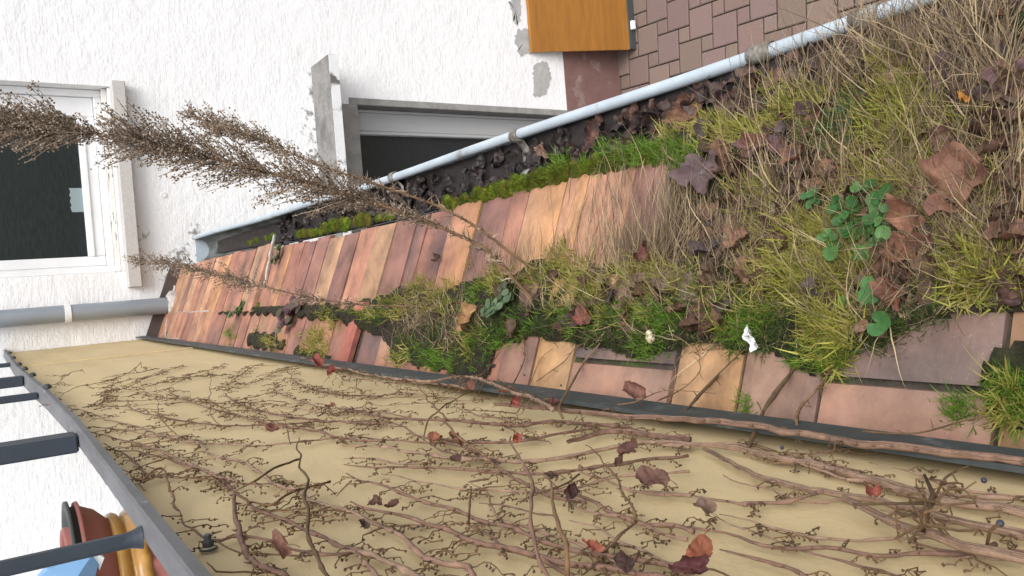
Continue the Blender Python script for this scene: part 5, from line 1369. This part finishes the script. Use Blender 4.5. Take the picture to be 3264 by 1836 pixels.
# withered leaves still on the vine
VL = [(800, 915, 30, srgb(170, 72, 60), .022), (835, 936, 28, srgb(178, 84, 66), .020), (1265, 985, 22, srgb(170, 100, 70), .024), (1296, 1012, 24, srgb(176, 76, 66), .022), (1394, 1012, 22, srgb(118, 56, 52), .022),
      (1595, 988, 42, srgb(142, 92, 74), .03), (1302, 1101, 26, srgb(190, 88, 56), .012), (1095, 1104, 34, srgb(166, 98, 62), .012), (1150, 1106, 30, srgb(140, 92, 62), .014), (705, 1372, 46, srgb(176, 120, 96), .014), (988, 1272, 30, srgb(112, 68, 54), .012),
      (942, 1264, 28, srgb(112, 74, 58), .012), (1585, 1130, 40, srgb(116, 72, 60), .02), (1645, 1203, 58, srgb(134, 92, 74), .018), (1440, 1240, 36, srgb(88, 54, 52), .016), (1492, 1378, 36, srgb(192, 100, 66), .016), (1760, 1388, 66, srgb(184, 100, 56), .03),
      (1740, 1432, 60, srgb(104, 52, 52), .03), (2192, 1236, 36, srgb(180, 86, 58), .024), (1575, 1418, 44, srgb(84, 56, 48), .014), (690, 1082, 24, srgb(150, 92, 64), .012), (830, 1022, 20, srgb(140, 84, 58), .012), (1385, 1196, 26, srgb(104, 74, 60), .012),
      (1560, 1160, 26, srgb(116, 78, 62), .01), (1145, 1152, 22, srgb(100, 66, 52), .012), (915, 1320, 24, srgb(96, 76, 62), .010), (1770, 1280, 44, srgb(140, 108, 90), .02), (1180, 975, 26, srgb(150, 92, 70), .02)]
for i, (x, y, s, c, lift) in enumerate(VL):
    c = np.array(c) * .62 + np.mean(c) * .18
    p = on_panel((x, y), lift); dist = np.linalg.norm(p - np.array([0, 0, CZ]))
    m = MB(); leaf_mesh(m, p, np.array([.9, -.55, .35]) + rng.normal(0, .3, 3), random.uniform(0, 6.28), s * dist / F_PX * .78, np.array(c), i % 3 != 1, random.uniform(.6, 1.2), .35, np.array(c) * .62, seed=500 + i, rings=6, seg=36)
    m.build("withered_leaf", M_leaf, vine, True)

# ------------------------------------------------------------------ small finds on the mat
p = on_surf(1650, 858) + RN * .012
m = MB(); r = .0070; vs, cc, fs = [], [], []
for i in range(13):
    for k in range(22):
        a = math.pi * i / 12; b = 2 * math.pi * k / 22
        vs.append(p + np.array([r * math.sin(a) * math.cos(b), r * math.cos(a) * 1.0, r * .82 * math.sin(a) * math.sin(b)]) * (1 + .05 * math.sin(b))); 
        band = abs(((i * 1.0 + k / 22 * 2.2) % 4.0) - 2.0) < .42
        cc.append(srgb(66, 58, 40) if band else srgb(186, 178, 146))
for i in range(12):
    for k in range(22): fs.append((i * 22 + k, i * 22 + (k + 1) % 22, (i + 1) * 22 + (k + 1) % 22, (i + 1) * 22 + k))
m.add(vs, fs, None, cc)
m.lathe(p + np.array([.006, 0.002, -.002]), [(.0001, .006, srgb(190, 180, 140)), (.004, .005, srgb(206, 200, 168)), (.006, 0, srgb(66, 58, 40)), (.0062, -.003, srgb(206, 200, 168))], 18)
tag(m.build("snail_shell", M_shell, None, True), "small cream snail shell with dark spiral bands in bright green grass", "snail shell")
p = on_surf(1898, 858) + RN * .010
m = MB(); n = 7; vs = []
for i in range(n):
    for j in range(4):
        u, v = i / (n - 1) - .5, j / 3 - .5
        q = p + np.array([-.017 * u * 1.3, -.012 * u - .007 * v * (1 - abs(u)), .004 * math.sin(9 * u + 5 * v) + .003 * math.cos(13 * v)]) + np.array([.008 * v, 0, 0])
        vs.append(q)
m.add(vs, [(i * 4 + j, (i + 1) * 4 + j, (i + 1) * 4 + j + 1, i * 4 + j + 1) for i in range(n - 1) for j in range(3)])
o = m.build("paper_scrap", M_paper, None); so2 = o.modifiers.new("t", 'SOLIDIFY'); so2.thickness = .0008
tag(o, "torn white scrap of paper or plastic at the soil edge above a brown tile", "scrap")

# ------------------------------------------------------------------ flower pot behind the railing
YP = 1.75
pt = at_y(168, 1449, YP); rl = at_y(170, 1262, YP)     # rim: centre near the picture's edge
z_top = at_y(152, 1300, YP)[2]; z_ring = at_y(165, 1300, YP)[2]; z_rim = at_y(187, 1300, YP)[2]; z_lip = at_y(204, 1300, YP)[2]
xr = at_y(190, 1266, YP)[0]; 
z_neck = at_y(274, 1320, YP)[2]; xn = at_y(280, 1304, YP)[0]; z_col = at_y(298, 1320, YP)[2]; z_fl = at_y(345, 1320, YP)[2]
Rr = 0.20; xc_ = xr - Rr
rn_ = xn - xc_
pot = empty("flower_pot", "terracotta bowl planter with ochre glazed collar standing behind the railing on the balcony", "flower pot")
cpt = (xc_, YP, 0)
m = MB()
m.lathe(cpt, [(Rr - .03, z_rim - .03), (Rr - .015, z_rim - .002), (Rr - .002, z_rim - .001), (Rr, z_rim - .006), (Rr - .001, z_lip + .003), (Rr - .010, z_lip), (rn_ + (Rr - rn_) * .5, z_lip + (z_neck - z_lip) * .5), (rn_ + .002, z_neck + .004), (rn_ - .004, z_neck)], 56)
m.build("bowl", M_terra, pot, True)
m = MB(); m.lathe(cpt, [(Rr - .035, z_rim - .02), (Rr - .010, z_rim - .002), (Rr - .008, z_rim + (z_ring - z_rim) * .6), (Rr + .003, z_ring - .006), (Rr + .003, z_ring), (Rr - .012, z_ring), (Rr - .02, z_rim)], 56)
m.build("dark_rim_ring", M_dgrey, pot, True)
m = MB(); m.lathe(cpt, [(Rr - .05, z_ring - .03), (Rr - .045, z_top - .004), (Rr - .05, z_top), (Rr - .058, z_top - .004), (Rr - .06, z_ring - .04)], 56)
m.build("inner_pot", M_terra, pot, True)
m = MB(); hc = z_neck - z_col; hf = z_col - z_fl
m.lathe(cpt, [(rn_ - .004, z_neck + .003), (rn_ + .006, z_neck), (rn_ + .008, z_neck - hc * .5), (rn_ + .003, z_col), (rn_ - .004, z_col - .004), (rn_ + .004, z_col - hf * .3), (rn_ + .014, z_col - hf * .7), (rn_ + .012, z_fl), (rn_ + .004, z_fl - .004)], 90, wob=lambda a, i: .022 * (1 if math.sin(a * 26) > 0 else -.3) if i >= 7 else 0)
m.build("glazed_collar", M_glaze, pot, True)
m = MB(); zb_ = CZ - .76
m.lathe(cpt, [(rn_ + .002, z_fl + .012), (rn_ + .012, z_fl - .03), (rn_ + .022, z_fl - .10), (rn_ + .022, z_fl - .24), (rn_ - .01, zb_ + .03), (rn_ - .02, zb_ + .001), (.001, zb_ + .001)], 120, wob=lambda a, i: .012 * math.sin(a * 31) if i in (1, 2) else 0)
m.build("lower_vessel", M_terra, pot, True)
# blue plastic bag corner
bl = empty("blue_plastic_sheet", "light blue folded plastic sheet with pale edge between railing and flower pot", "plastic sheet")
yb_ = 1.05
q = [at_y(x, y, yb_ + o) for x, y, o in ((70, 1490, 0), (120, 1432, 0), (195, 1404, 0), (244, 1392, .0), (262, 1402, 0), (250, 1434, .02), (232, 1480, .03), (180, 1560, .03))]
m = MB()
fr_, bk = [np.array(k) for k in q[:4] + [q[6], q[7]]], None
fr_ = [q[0], q[1], q[2], (q[2] * .25 + q[3] * .75), q[5] * .6 + q[3] * .4, q[6], q[7]]
ctr = np.mean(fr_, axis=0) + np.array([0, -.015, 0])
off_ = np.array([0, .02, 0])
nf_ = len(fr_)
m.add([ctr] + fr_ + [k + off_ for k in fr_], [(0, 1 + i, 1 + (i + 1) % nf_) for i in range(nf_)] + [(1 + i, 1 + nf_ + i, 1 + nf_ + (i + 1) % nf_, 1 + (i + 1) % nf_) for i in range(nf_)])
m.build("blue_sheet", M_blue, bl)
m = MB(); e_ = [fr_[3], q[3], q[4], q[5], fr_[4]]
m.add([k + np.array([0, -.002, 0]) for k in e_] + [k + off_ for k in e_], [(0, 1, 2, 3, 4)] + [(i, 5 + i, 5 + (i + 1) % 5, (i + 1) % 5) for i in range(5)])
m.build("pale_edge", M_cream, bl)
